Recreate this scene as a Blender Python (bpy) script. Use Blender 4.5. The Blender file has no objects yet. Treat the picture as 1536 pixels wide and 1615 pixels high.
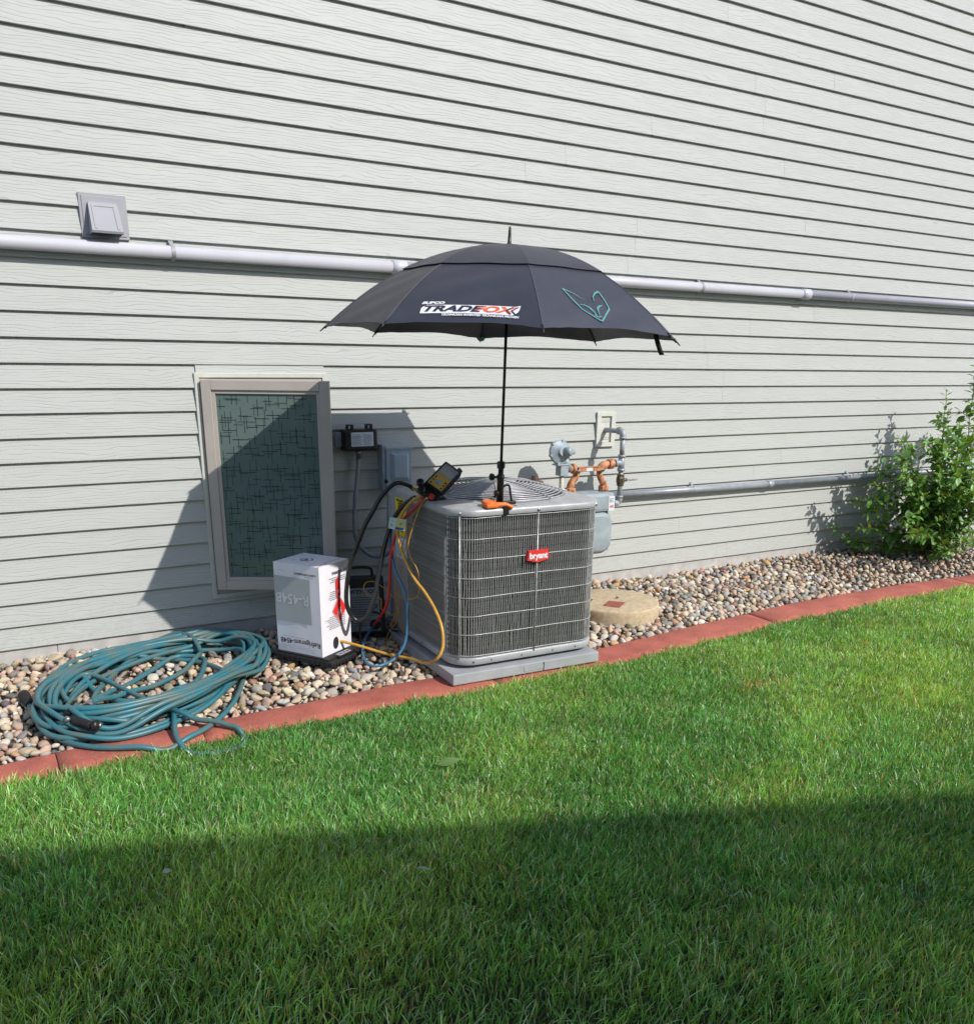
import bpy, bmesh, math, random
import numpy as np
from mathutils import Vector, Matrix
R = math.radians
PI = math.pi
random.seed(7)
rng = np.random.default_rng(11)
C = bpy.context.scene.collection

# ------------------------------------------------------------------ camera
cam_d = bpy.data.cameras.new('camera')
cam = bpy.data.objects.new('camera', cam_d)
C.objects.link(cam)
bpy.context.scene.camera = cam
cam_d.sensor_fit = 'HORIZONTAL'
cam_d.sensor_width = 36.0
cam_d.lens = 32.36
cam_d.shift_y = 0.1410
cam_d.clip_start = 0.05
cam_d.clip_end = 500
_rt = Vector((0.86393109, -0.50342706, 0.01357438))
_up = Vector((0.14747914, 0.27867753, 0.94899354))
_fw = Vector((0.4815319, 0.81786309, -0.31500318))
CAM = Vector((0.0, -4.8050577, 1.532763))
M = Matrix((( _rt.x, _up.x, -_fw.x, CAM.x), (_rt.y, _up.y, -_fw.y, CAM.y), (_rt.z, _up.z, -_fw.z, CAM.z), (0, 0, 0, 1)))
cam.matrix_world = M

# ------------------------------------------------------------------ light
SUN = Vector((-0.496, 1.0, -0.892))
world = bpy.data.worlds.new('World')
bpy.context.scene.world = world
world.use_nodes = True
wn = world.node_tree.nodes
wl = world.node_tree.links
sky = wn.new('ShaderNodeTexSky')
sky.sky_type = 'NISHITA'
sky.sun_disc = False
sky.sun_elevation = R(38.6)
sky.sun_rotation = R(153.6)
bg = wn['Background']
bg.inputs[1].default_value = 0.15
wl.new(sky.outputs[0], bg.inputs[0])
sun_d = bpy.data.lights.new('sun', 'SUN')
sun_d.energy = 3.45
sun_d.angle = R(0.5)
sun_d.color = (1.0, 0.955, 0.885)
sun = bpy.data.objects.new('sun', sun_d)
C.objects.link(sun)
sun.rotation_euler = SUN.to_track_quat('-Z', 'Y').to_euler()
sun.location = (4, -6, 9)
vs = bpy.context.scene.view_settings
vs.view_transform = 'Standard'
vs.look = 'None'
vs.exposure = 0.34
vs.gamma = 1.0
vs.use_curve_mapping = False
bpy.context.scene.cycles.max_bounces = 8
bpy.context.scene.cycles.transparent_max_bounces = 8

# ------------------------------------------------------------------ materials
def new_mat(name):
    m = bpy.data.materials.new(name)
    m.use_nodes = True
    return m, m.node_tree.nodes, m.node_tree.links, m.node_tree.nodes['Principled BSDF']

def mat(name, col, rough=0.6, metal=0.0, var=0.12, scale=30.0, bump=0.0, bscale=200.0, spec=0.5, col2=None, thr=(0.4, 0.65), bdist=0.001):
    m, n, l, b = new_mat(name)
    tc = n.new('ShaderNodeTexCoord')
    nz = n.new('ShaderNodeTexNoise')
    nz.inputs['Scale'].default_value = scale
    nz.inputs['Detail'].default_value = 6
    l.new(tc.outputs['Object'], nz.inputs['Vector'])
    cr = n.new('ShaderNodeValToRGB')
    c2 = col2 if col2 else tuple(max(0, c * (1 - var)) for c in col)
    cr.color_ramp.elements[0].position = thr[0]
    cr.color_ramp.elements[1].position = thr[1]
    cr.color_ramp.elements[0].color = (*c2, 1)
    cr.color_ramp.elements[1].color = (*col, 1)
    l.new(nz.outputs['Fac'], cr.inputs['Fac'])
    l.new(cr.outputs['Color'], b.inputs['Base Color'])
    b.inputs['Roughness'].default_value = rough
    b.inputs['Metallic'].default_value = metal
    b.inputs['Specular IOR Level'].default_value = spec
    if bump > 0:
        n2 = n.new('ShaderNodeTexNoise')
        n2.inputs['Scale'].default_value = bscale
        n2.inputs['Detail'].default_value = 4
        l.new(tc.outputs['Object'], n2.inputs['Vector'])
        bp = n.new('ShaderNodeBump')
        bp.inputs['Strength'].default_value = bump
        bp.inputs['Distance'].default_value = bdist
        l.new(n2.outputs['Fac'], bp.inputs['Height'])
        l.new(bp.outputs['Normal'], b.inputs['Normal'])
    return m

def math_node(n, l, op, a, b=None, c=None):
    q = n.new('ShaderNodeMath')
    q.operation = op
    for i, v in enumerate((a, b, c)):
        if v is None:
            continue
        if isinstance(v, (int, float)):
            q.inputs[i].default_value = v
        else:
            l.new(v, q.inputs[i])
    return q.outputs[0]

def kerb_mat():
    m, n, l, b = new_mat('red_painted_concrete')
    tc = n.new('ShaderNodeTexCoord')
    def noise(sc, det, rough=0.55):
        q = n.new('ShaderNodeTexNoise')
        q.inputs['Scale'].default_value = sc
        q.inputs['Detail'].default_value = det
        q.inputs['Roughness'].default_value = rough
        l.new(tc.outputs['Object'], q.inputs['Vector'])
        return q.outputs['Fac']
    def ramp(fac, p0, p1, c0, c1):
        q = n.new('ShaderNodeValToRGB')
        q.color_ramp.elements[0].position = p0; q.color_ramp.elements[0].color = (*c0, 1)
        q.color_ramp.elements[1].position = p1; q.color_ramp.elements[1].color = (*c1, 1)
        l.new(fac, q.inputs['Fac'])
        return q.outputs['Color']
    def mix(f, a, c):
        q = n.new('ShaderNodeMix'); q.data_type = 'RGBA'
        l.new(f, q.inputs['Factor']); l.new(a, q.inputs['A'])
        if isinstance(c, tuple): q.inputs['B'].default_value = (*c, 1)
        else: l.new(c, q.inputs['B'])
        return q.outputs['Result']
    base = ramp(noise(5.0, 6), 0.3, 0.68, (0.33, 0.085, 0.062), (0.50, 0.145, 0.10))
    stain = ramp(noise(17.0, 7, 0.65), 0.55, 0.72, (0, 0, 0), (0.75, 0.75, 0.75))
    c1 = mix(stain, base, (0.20, 0.115, 0.085))
    scuff = ramp(noise(48.0, 8, 0.7), 0.60, 0.70, (0, 0, 0), (0.7, 0.7, 0.7))
    c2 = mix(scuff, c1, (0.52, 0.33, 0.27))
    l.new(c2, b.inputs['Base Color'])
    b.inputs['Roughness'].default_value = 0.88
    bp = n.new('ShaderNodeBump'); bp.inputs['Strength'].default_value = 1.0; bp.inputs['Distance'].default_value = 0.003
    l.new(noise(90.0, 6, 0.6), bp.inputs['Height'])
    l.new(bp.outputs['Normal'], b.inputs['Normal'])
    return m

def siding_mat():
    m, n, l, b = new_mat('siding_paint')
    tc = n.new('ShaderNodeTexCoord')
    oi = n.new('ShaderNodeObjectInfo')
    geo = n.new('ShaderNodeNewGeometry')
    sep = n.new('ShaderNodeSeparateXYZ')
    l.new(geo.outputs['Position'], sep.inputs[0])
    off = math_node(n, l, 'MULTIPLY', oi.outputs['Random'], 37.0)
    xx = math_node(n, l, 'ADD', sep.outputs['X'], off)
    cb = n.new('ShaderNodeCombineXYZ')
    l.new(math_node(n, l, 'MULTIPLY', xx, 3.2), cb.inputs[0])
    l.new(math_node(n, l, 'MULTIPLY', sep.outputs['Z'], 13.0), cb.inputs[1])
    l.new(off, cb.inputs[2])
    nz = n.new('ShaderNodeTexNoise')
    nz.inputs['Scale'].default_value = 1.0
    nz.inputs['Detail'].default_value = 2.5
    nz.inputs['Roughness'].default_value = 0.45
    l.new(cb.outputs[0], nz.inputs['Vector'])
    warp = math_node(n, l, 'MULTIPLY', nz.outputs['Fac'], 30.0)
    ph = math_node(n, l, 'ADD', math_node(n, l, 'MULTIPLY', sep.outputs['Z'], 430.0), warp)
    s = math_node(n, l, 'SINE', ph)
    cr = n.new('ShaderNodeValToRGB')
    cr.color_ramp.elements[0].position = 0.86
    cr.color_ramp.elements[0].color = (1, 1, 1, 1)
    cr.color_ramp.elements[1].position = 0.985
    cr.color_ramp.elements[1].color = (0, 0, 0, 1)
    l.new(math_node(n, l, 'MULTIPLY_ADD', s, 0.5, 0.5), cr.inputs['Fac'])
    # the embossing fades in and out along the board
    n3 = n.new('ShaderNodeTexNoise')
    n3.inputs['Scale'].default_value = 0.9
    n3.inputs['Detail'].default_value = 3
    cb3 = n.new('ShaderNodeCombineXYZ')
    l.new(math_node(n, l, 'MULTIPLY', xx, 7.0), cb3.inputs[0])
    l.new(math_node(n, l, 'MULTIPLY', sep.outputs['Z'], 60.0), cb3.inputs[1])
    l.new(cb3.outputs[0], n3.inputs['Vector'])
    st = n.new('ShaderNodeMapRange')
    st.inputs['From Min'].default_value = 0.30
    st.inputs['From Max'].default_value = 0.55
    l.new(n3.outputs['Fac'], st.inputs['Value'])
    bp = n.new('ShaderNodeBump')
    bp.inputs['Distance'].default_value = 0.0007
    l.new(math_node(n, l, 'MULTIPLY', st.outputs[0], 0.8), bp.inputs['Strength'])
    l.new(cr.outputs['Color'], bp.inputs['Height'])
    l.new(bp.outputs['Normal'], b.inputs['Normal'])
    # paint tone: tiny differences from board to board, faint chalking
    n2 = n.new('ShaderNodeTexNoise')
    n2.inputs['Scale'].default_value = 2.2
    n2.inputs['Detail'].default_value = 5
    l.new(tc.outputs['Object'], n2.inputs['Vector'])
    t = math_node(n, l, 'MULTIPLY_ADD', n2.outputs['Fac'], 0.07, 0.945)
    t2 = math_node(n, l, 'MULTIPLY_ADD', oi.outputs['Random'], 0.02, 0.99)
    groove = math_node(n, l, 'MULTIPLY_ADD', math_node(n, l, 'MULTIPLY', math_node(n, l, 'SUBTRACT', 1.0, cr.outputs['Color']), st.outputs[0]), -0.17, 1.0)
    tt = math_node(n, l, 'MULTIPLY', math_node(n, l, 'MULTIPLY', t, t2), groove)
    mx = n.new('ShaderNodeVectorMath')
    mx.operation = 'SCALE'
    mx.inputs[0].default_value = (0.452, 0.468, 0.448)
    l.new(tt, mx.inputs['Scale'])
    l.new(mx.outputs[0], b.inputs['Base Color'])
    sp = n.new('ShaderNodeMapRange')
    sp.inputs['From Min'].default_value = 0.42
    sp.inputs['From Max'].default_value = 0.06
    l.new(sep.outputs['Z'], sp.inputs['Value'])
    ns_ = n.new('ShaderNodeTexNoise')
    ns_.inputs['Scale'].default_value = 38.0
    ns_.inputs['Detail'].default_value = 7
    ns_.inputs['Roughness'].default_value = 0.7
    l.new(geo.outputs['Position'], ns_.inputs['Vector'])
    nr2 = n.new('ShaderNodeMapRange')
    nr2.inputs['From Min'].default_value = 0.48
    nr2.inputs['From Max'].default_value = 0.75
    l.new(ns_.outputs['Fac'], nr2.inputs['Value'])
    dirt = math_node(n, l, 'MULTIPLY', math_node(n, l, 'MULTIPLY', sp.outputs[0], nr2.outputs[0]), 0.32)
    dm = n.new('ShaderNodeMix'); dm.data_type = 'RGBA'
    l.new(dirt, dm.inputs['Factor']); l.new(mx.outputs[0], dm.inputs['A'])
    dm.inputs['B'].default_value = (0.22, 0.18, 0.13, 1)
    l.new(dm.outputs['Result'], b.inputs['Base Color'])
    b.inputs['Roughness'].default_value = 0.55
    b.inputs['Specular IOR Level'].default_value = 0.35
    return m

def attr_mat(name, attr='tone', rough=0.6, transl=0.0, spec=0.5, var=0.0, scale=40.0, bump=0.0):
    m, n, l, b = new_mat(name)
    a = n.new('ShaderNodeAttribute')
    a.attribute_name = attr
    col = a.outputs['Color']
    if var > 0:
        tc = n.new('ShaderNodeTexCoord')
        nz = n.new('ShaderNodeTexNoise')
        nz.inputs['Scale'].default_value = scale
        nz.inputs['Detail'].default_value = 5
        l.new(tc.outputs['Object'], nz.inputs['Vector'])
        f = math_node(n, l, 'MULTIPLY_ADD', nz.outputs['Fac'], var * 2, 1 - var)
        vm = n.new('ShaderNodeVectorMath')
        vm.operation = 'SCALE'
        l.new(col, vm.inputs[0])
        l.new(f, vm.inputs['Scale'])
        col = vm.outputs[0]
        if bump > 0:
            bp = n.new('ShaderNodeBump')
            bp.inputs['Strength'].default_value = bump
            bp.inputs['Distance'].default_value = 0.002
            l.new(nz.outputs['Fac'], bp.inputs['Height'])
            l.new(bp.outputs['Normal'], b.inputs['Normal'])
    l.new(col, b.inputs['Base Color'])
    b.inputs['Roughness'].default_value = rough
    b.inputs['Specular IOR Level'].default_value = spec
    if transl > 0:
        t = n.new('ShaderNodeBsdfTranslucent')
        vm = n.new('ShaderNodeVectorMath')
        vm.operation = 'MULTIPLY'
        vm.inputs[1].default_value = (2.3, 1.40, 0.50)
        l.new(col, vm.inputs[0])
        l.new(vm.outputs[0], t.inputs['Color'])
        mx = n.new('ShaderNodeMixShader')
        mx.inputs[0].default_value = transl
        l.new(b.outputs[0], mx.inputs[1])
        l.new(t.outputs[0], mx.inputs[2])
        l.new(mx.outputs[0], n['Material Output'].inputs['Surface'])
    return m

def coil_mat():
    """condenser fins: fine upright fins with refrigerant tube rows behind them"""
    m, n, l, b = new_mat('coil_fins')
    tc = n.new('ShaderNodeTexCoord')
    sep = n.new('ShaderNodeSeparateXYZ')
    l.new(tc.outputs['Object'], sep.inputs[0])
    z = math_node(n, l, 'SINE', math_node(n, l, 'MULTIPLY', sep.outputs['Z'], 2 * PI / 0.0254))
    zz = math_node(n, l, 'MULTIPLY_ADD', math_node(n, l, 'POWER', math_node(n, l, 'ABSOLUTE', z), 6.0), 0.25, 0.75)
    nz = n.new('ShaderNodeTexNoise')
    nz.inputs['Scale'].default_value = 1.0
    nz.inputs['Detail'].default_value = 6
    nz.inputs['Roughness'].default_value = 0.65
    mp = n.new('ShaderNodeMapping')
    mp.inputs['Scale'].default_value = (14, 14, 2.2)
    l.new(tc.outputs['Object'], mp.inputs[0])
    l.new(mp.outputs[0], nz.inputs['Vector'])
    nf = n.new('ShaderNodeTexNoise')
    nf.inputs['Scale'].default_value = 1.0
    nf.inputs['Detail'].default_value = 2
    mp2 = n.new('ShaderNodeMapping')
    mp2.inputs['Scale'].default_value = (420, 420, 9)
    l.new(tc.outputs['Object'], mp2.inputs[0])
    l.new(mp2.outputs[0], nf.inputs['Vector'])
    cr = n.new('ShaderNodeValToRGB')
    cr.color_ramp.elements[0].position = 0.33
    cr.color_ramp.elements[0].color = (0.050, 0.049, 0.047, 1)
    cr.color_ramp.elements[1].position = 0.72
    cr.color_ramp.elements[1].color = (0.165, 0.16, 0.152, 1)
    mixv = math_node(n, l, 'ADD', math_node(n, l, 'MULTIPLY', nz.outputs['Fac'], 0.55), math_node(n, l, 'MULTIPLY', nf.outputs['Fac'], 0.45))
    l.new(mixv, cr.inputs['Fac'])
    vm = n.new('ShaderNodeVectorMath')
    vm.operation = 'SCALE'
    l.new(cr.outputs['Color'], vm.inputs[0])
    l.new(zz, vm.inputs['Scale'])
    l.new(vm.outputs[0], b.inputs['Base Color'])
    b.inputs['Roughness'].default_value = 0.55
    b.inputs['Metallic'].default_value = 0.35
    bp = n.new('ShaderNodeBump')
    bp.inputs['Strength'].default_value = 0.6
    bp.inputs['Distance'].default_value = 0.002
    l.new(nf.outputs['Fac'], bp.inputs['Height'])
    l.new(bp.outputs['Normal'], b.inputs['Normal'])
    return m

def glass_film_mat():
    """obscured pane: a grey green film right behind glossy glass"""
    m, n, l, b = new_mat('obscured_glass')
    tc = n.new('ShaderNodeTexCoord')
    nz = n.new('ShaderNodeTexNoise')
    nz.inputs['Scale'].default_value = 3.0
    nz.inputs['Detail'].default_value = 8
    l.new(tc.outputs['Object'], nz.inputs['Vector'])
    cr = n.new('ShaderNodeValToRGB')
    cr.color_ramp.elements[0].position = 0.3
    cr.color_ramp.elements[0].color = (0.085, 0.135, 0.125, 1)
    cr.color_ramp.elements[1].position = 0.7
    cr.color_ramp.elements[1].color = (0.115, 0.165, 0.155, 1)
    l.new(nz.outputs['Fac'], cr.inputs['Fac'])
    l.new(cr.outputs['Color'], b.inputs['Base Color'])
    b.inputs['Roughness'].default_value = 0.7
    b.inputs['Coat Weight'].default_value = 1.0
    b.inputs['Coat Roughness'].default_value = 0.02
    b.inputs['Coat IOR'].default_value = 1.5
    return m

MT = {}
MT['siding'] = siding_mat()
MT['foundation'] = mat('parged_foundation', (0.50, 0.49, 0.47), 0.85, var=0.18, scale=12, bump=0.5, bscale=150, bdist=0.002)
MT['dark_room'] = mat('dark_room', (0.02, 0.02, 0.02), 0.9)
MT['taupe'] = mat('taupe_vinyl', (0.46, 0.41, 0.375), 0.45, var=0.05, scale=8)
MT['taupe_dark'] = mat('weather_strip', (0.05, 0.035, 0.03), 0.7)
MT['glass'] = glass_film_mat()
MT['film_line'] = mat('black_film_print', (0.004, 0.008, 0.008), 0.35)
MT['pvc'] = mat('white_pvc', (0.52, 0.52, 0.58), 0.35, var=0.05, scale=6)
MT['vent'] = mat('grey_vent_plastic', (0.34, 0.34, 0.37), 0.5, var=0.06, scale=9)
MT['galv'] = mat('grey_pipe_paint', (0.34, 0.37, 0.41), 0.42, metal=0.15, var=0.18, scale=18, bump=0.2)
MT['galv_rust'] = mat('weathered_grey_pipe', (0.33, 0.36, 0.39), 0.5, metal=0.15, scale=28, col2=(0.26, 0.17, 0.11), thr=(0.36, 0.47), bump=0.3)
MT['orange_pipe'] = mat('orange_rusted_fitting', (0.55, 0.25, 0.12), 0.6, scale=45, col2=(0.26, 0.085, 0.04), thr=(0.36, 0.56), bump=0.5)
MT['meter'] = mat('pale_grey_meter_paint', (0.33, 0.39, 0.43), 0.42, var=0.22, scale=12, bump=0.15)
MT['brass'] = mat('brass', (0.62, 0.42, 0.16), 0.3, metal=0.9, var=0.35, scale=60)
MT['rust'] = mat('rusty_brown_cap', (0.10, 0.05, 0.035), 0.7, scale=60, var=0.4)
MT['steel'] = mat('worn_steel', (0.42, 0.42, 0.43), 0.35, metal=0.8, var=0.3, scale=60)
MT['ac_paint'] = mat('grey_cabinet_paint', (0.42, 0.43, 0.455), 0.38, metal=0.1, var=0.14, scale=14, bump=0.15, bscale=300)
MT['ac_wire'] = mat('grey_coated_wire', (0.52, 0.52, 0.53), 0.34, metal=0.2, var=0.3, scale=50)
MT['guard_wire'] = mat('grey_guard_wire', (0.52, 0.52, 0.56), 0.35, metal=0.2, var=0.2, scale=40)
MT['coil'] = coil_mat()
MT['black'] = mat('black_plastic', (0.012, 0.012, 0.013), 0.42, var=0.3, scale=40)
MT['black_matte'] = mat('black_rubber', (0.016, 0.016, 0.017), 0.7, var=0.4, scale=60, bump=0.2)
MT['pad'] = mat('grey_pad_plastic', (0.36, 0.375, 0.40), 0.6, var=0.12, scale=10, bump=0.3, bscale=260)
MT['kerb'] = kerb_mat()
MT['kerb_gap'] = mat('joint_dirt', (0.03, 0.02, 0.017), 0.95)
MT['soil'] = mat('dark_soil', (0.11, 0.09, 0.065), 0.95, var=0.5, scale=25, bump=0.8, bscale=80, bdist=0.006)
MT['thatch'] = mat('lawn_thatch', (0.034, 0.042, 0.016), 0.95, scale=30, col2=(0.020, 0.022, 0.009), bump=0.8, bscale=90, bdist=0.006)
MT['concrete'] = mat('coarse_tan_concrete', (0.56, 0.45, 0.30), 0.9, scale=38, col2=(0.42, 0.325, 0.21), thr=(0.3, 0.62), bump=0.8, bscale=140, bdist=0.003)
MT['red_paint'] = mat('red_paint_patch', (0.36, 0.10, 0.07), 0.8, var=0.25, scale=40)
MT['stone'] = attr_mat('river_stone', rough=0.72, spec=0.3, var=0.30, scale=110, bump=0.7)
MT['grass'] = attr_mat('grass_blade', rough=0.36, transl=0.36, spec=0.6)
MT['leaf'] = attr_mat('shrub_leaf', rough=0.42, transl=0.22, spec=0.45, var=0.15, scale=60)
MT['stem'] = mat('green_brown_stem', (0.12, 0.09, 0.045), 0.7, var=0.3, scale=50)
MT['hose_teal'] = mat('teal_hose_rubber', (0.032, 0.160, 0.200), 0.42, scale=11, col2=(0.10, 0.15, 0.14), thr=(0.33, 0.60), bump=0.15, bscale=120)
MT['hose_red'] = mat('red_hose', (0.58, 0.035, 0.04), 0.35, var=0.15)
MT['hose_yellow'] = mat('yellow_hose', (0.62, 0.33, 0.05), 0.4, var=0.15)
MT['hose_blue'] = mat('blue_hose', (0.06, 0.20, 0.36), 0.38, var=0.15)
MT['hose_black'] = mat('black_hose', (0.022, 0.024, 0.026), 0.3, var=0.3)
MT['wire_yellow'] = mat('amber_wire', (0.62, 0.34, 0.05), 0.4, var=0.1)
MT['box'] = mat('white_printed_carton', (0.80, 0.79, 0.86), 0.6, var=0.05, scale=5)
MT['box_grey'] = mat('grey_printed_panel', (0.43, 0.45, 0.47), 0.5, var=0.06, scale=5)
MT['ink'] = mat('black_ink', (0.02, 0.02, 0.025), 0.5)
MT['ink_pale'] = mat('pale_ink', (0.68, 0.68, 0.74), 0.5)
MT['ink_grey'] = mat('grey_ink', (0.30, 0.30, 0.33), 0.5)
MT['ink_red'] = mat('red_ink', (0.75, 0.035, 0.035), 0.45, var=0.06)
MT['canopy'] = mat('navy_black_nylon', (0.040, 0.041, 0.058), 0.50, var=0.12, scale=9, bump=0.25, bscale=30, bdist=0.003, spec=0.6)
MT['logo_white'] = mat('white_print', (0.80, 0.79, 0.82), 0.5, var=0.03)
MT['logo_navy'] = mat('navy_print', (0.03, 0.03, 0.055), 0.5)
MT['logo_orange'] = mat('orange_print', (0.85, 0.16, 0.06), 0.5)
MT['logo_teal'] = mat('teal_print', (0.10, 0.30, 0.31), 0.5)
MT['orange_plastic'] = mat('orange_plastic', (0.85, 0.17, 0.02), 0.4, var=0.08)
MT['label_yellow'] = mat('yellow_label', (0.80, 0.66, 0.02), 0.45, var=0.05)
MT['label_white'] = mat('white_label', (0.66, 0.70, 0.76), 0.45, var=0.05)
MT['panel_grey'] = mat('blue_grey_steel_paint', (0.36, 0.43, 0.50), 0.45, metal=0.1, var=0.12, scale=9)
MT['screen'] = mat('grey_lcd', (0.40, 0.40, 0.36), 0.15, var=0.06)
MT['face_gold'] = mat('amber_face', (0.56, 0.34, 0.08), 0.4, var=0.08)
MT['tag_blue'] = mat('pale_blue_tag', (0.20, 0.36, 0.46), 0.5)
MT['neighbour'] = mat('pale_house_paint', (0.60, 0.60, 0.60), 0.8, var=0.08)
MT['roof'] = mat('brown_shingle', (0.09, 0.075, 0.06), 0.9, var=0.3, scale=20)
MT['window_dark'] = mat('dark_window', (0.03, 0.035, 0.04), 0.1)

# ------------------------------------------------------------------ geometry helpers
def link_mesh(name, verts, faces, m, parent=None, smooth=False, loc=(0, 0, 0)):
    me = bpy.data.meshes.new(name)
    me.from_pydata([tuple(v) for v in verts], [], faces)
    if smooth:
        me.polygons.foreach_set('use_smooth', [True] * len(me.polygons))
    me.materials.append(m)
    me.update()
    o = bpy.data.objects.new(name, me)
    C.objects.link(o)
    o.location = loc
    if parent:
        o.parent = parent
    return o

class MB:
    """collects shapes and links them as one mesh object"""
    def __init__(self):
        self.v = []
        self.f = []
        self.sm = []
    def add(self, verts, faces, smooth=False):
        k = len(self.v)
        self.v += [tuple(q) for q in verts]
        for f in faces:
            self.f.append(tuple(i + k for i in f))
            self.sm.append(smooth)
        return self
    def box(self, x0, x1, y0, y1, z0, z1, m=None, bev=0.0):
        if bev > 0:
            return self.bbox(x0, x1, y0, y1, z0, z1, bev, m)
        vs_ = [(x0, y0, z0), (x1, y0, z0), (x1, y1, z0), (x0, y1, z0), (x0, y0, z1), (x1, y0, z1), (x1, y1, z1), (x0, y1, z1)]
        if m is not None:
            vs_ = [m @ Vector(q) for q in vs_]
        return self.add(vs_, [(0, 3, 2, 1), (4, 5, 6, 7), (0, 1, 5, 4), (1, 2, 6, 5), (2, 3, 7, 6), (3, 0, 4, 7)])
    def bbox(self, x0, x1, y0, y1, z0, z1, b, m=None):
        bm = bmesh.new()
        bmesh.ops.create_cube(bm, size=1.0)
        for v in bm.verts:
            v.co = Vector(((x0 + x1) / 2 + v.co.x * (x1 - x0), (y0 + y1) / 2 + v.co.y * (y1 - y0), (z0 + z1) / 2 + v.co.z * (z1 - z0)))
        bmesh.ops.bevel(bm, geom=list(bm.edges), offset=b, segments=2, profile=0.6, affect='EDGES')
        bm.verts.index_update()
        vs_ = [v.co.copy() for v in bm.verts]
        if m is not None:
            vs_ = [m @ q for q in vs_]
        fs = [tuple(v.index for v in f.verts) for f in bm.faces]
        bm.free()
        return self.add(vs_, fs, False)
    def tube(self, pts, r, seg=10, caps=True, closed=False, flat=1.0):
        P = [Vector(p) for p in pts]
        n = len(P)
        rr = r if isinstance(r, (list, tuple)) else [r] * n
        T = []
        for i in range(n):
            if closed:
                t = P[(i + 1) % n] - P[(i - 1) % n]
            else:
                t = P[min(i + 1, n - 1)] - P[max(i - 1, 0)]
            T.append(t.normalized() if t.length > 1e-9 else Vector((0, 0, 1)))
        up = Vector((0, 0, 1)) if abs(T[0].z) < 0.9 else Vector((1, 0, 0))
        N = (up - T[0] * up.dot(T[0])).normalized()
        vs_ = []
        for i in range(n):
            N = (N - T[i] * N.dot(T[i]))
            N = N.normalized() if N.length > 1e-6 else Vector((1, 0, 0))
            B = T[i].cross(N)
            for k in range(seg):
                a = 2 * PI * k / seg
                vs_.append(P[i] + (N * math.cos(a) * flat + B * math.sin(a)) * rr[i])
        fs = []
        for i in range(n if closed else n - 1):
            j = (i + 1) % n
            for k in range(seg):
                k2 = (k + 1) % seg
                fs.append((i * seg + k, i * seg + k2, j * seg + k2, j * seg + k))
        self.add(vs_, fs, True)
        if caps and not closed:
            b = len(self.v) - len(vs_)
            self.f.append(tuple(b + k for k in reversed(range(seg)))); self.sm.append(False)
            self.f.append(tuple(b + (n - 1) * seg + k for k in range(seg))); self.sm.append(False)
        return self
    def cyl(self, a, b, r, seg=16, r2=None):
        return self.tube([a, b], [r, r if r2 is None else r2], seg)
    def lathe(self, prof, origin=(0, 0, 0), axis=(0, 0, 1), seg=24, smooth=True):
        """prof: list of (radius, height) along axis"""
        ax = Vector(axis).normalized()
        e1 = ax.orthogonal().normalized()
        e2 = ax.cross(e1)
        o = Vector(origin)
        vs_ = []
        for (r, h) in prof:
            for k in range(seg):
                a = 2 * PI * k / seg
                vs_.append(o + ax * h + (e1 * math.cos(a) + e2 * math.sin(a)) * r)
        fs = []
        for i in range(len(prof) - 1):
            for k in range(seg):
                k2 = (k + 1) % seg
                fs.append((i * seg + k, i * seg + k2, (i + 1) * seg + k2, (i + 1) * seg + k))
        b = len(self.v)
        self.add(vs_, fs, smooth)
        self.f.append(tuple(b + k for k in reversed(range(seg)))); self.sm.append(False)
        self.f.append(tuple(b + (len(prof) - 1) * seg + k for k in range(seg))); self.sm.append(False)
        return self
    def quad(self, a, b, c, d):
        return self.add([a, b, c, d], [(0, 1, 2, 3)])
    def build(self, name, m, parent=None, loc=(0, 0, 0)):
        me = bpy.data.meshes.new(name)
        L = Vector(loc)
        me.from_pydata([tuple(Vector(q) - L) for q in self.v] if loc != (0, 0, 0) else self.v, [], self.f)
        me.polygons.foreach_set('use_smooth', self.sm)
        me.materials.append(m)
        me.update()
        o = bpy.data.objects.new(name, me)
        C.objects.link(o)
        o.location = loc
        if parent:
            o.parent = parent
        return o

def tag(o, label, cat, group=None, kind=None):
    if label: o['label'] = label
    if cat: o['category'] = cat
    if group: o['group'] = group
    if kind: o['kind'] = kind
    return o

def empty(name, label=None, cat=None, loc=(0, 0, 0), rz=0.0, group=None, kind=None):
    o = bpy.data.objects.new(name, None)
    C.objects.link(o)
    o.empty_display_size = 0.1
    o.location = loc
    o.rotation_euler = (0, 0, rz)
    return tag(o, label, cat, group, kind)

def catmull(P, n=8, closed=False):
    P = [Vector(p) for p in P]
    out = []
    m = len(P)
    rngi = range(m if closed else m - 1)
    for i in rngi:
        p0 = P[(i - 1) % m] if closed or i > 0 else P[0] * 2 - P[1]
        p1 = P[i]
        p2 = P[(i + 1) % m]
        p3 = P[(i + 2) % m] if closed or i + 2 < m else P[-1] * 2 - P[-2]
        for k in range(n):
            t = k / n
            out.append(0.5 * ((2 * p1) + (p2 - p0) * t + (2 * p0 - 5 * p1 + 4 * p2 - p3) * t * t + (3 * p1 - p0 - 3 * p2 + p3) * t ** 3))
    if not closed:
        out.append(P[-1])
    return out

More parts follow.
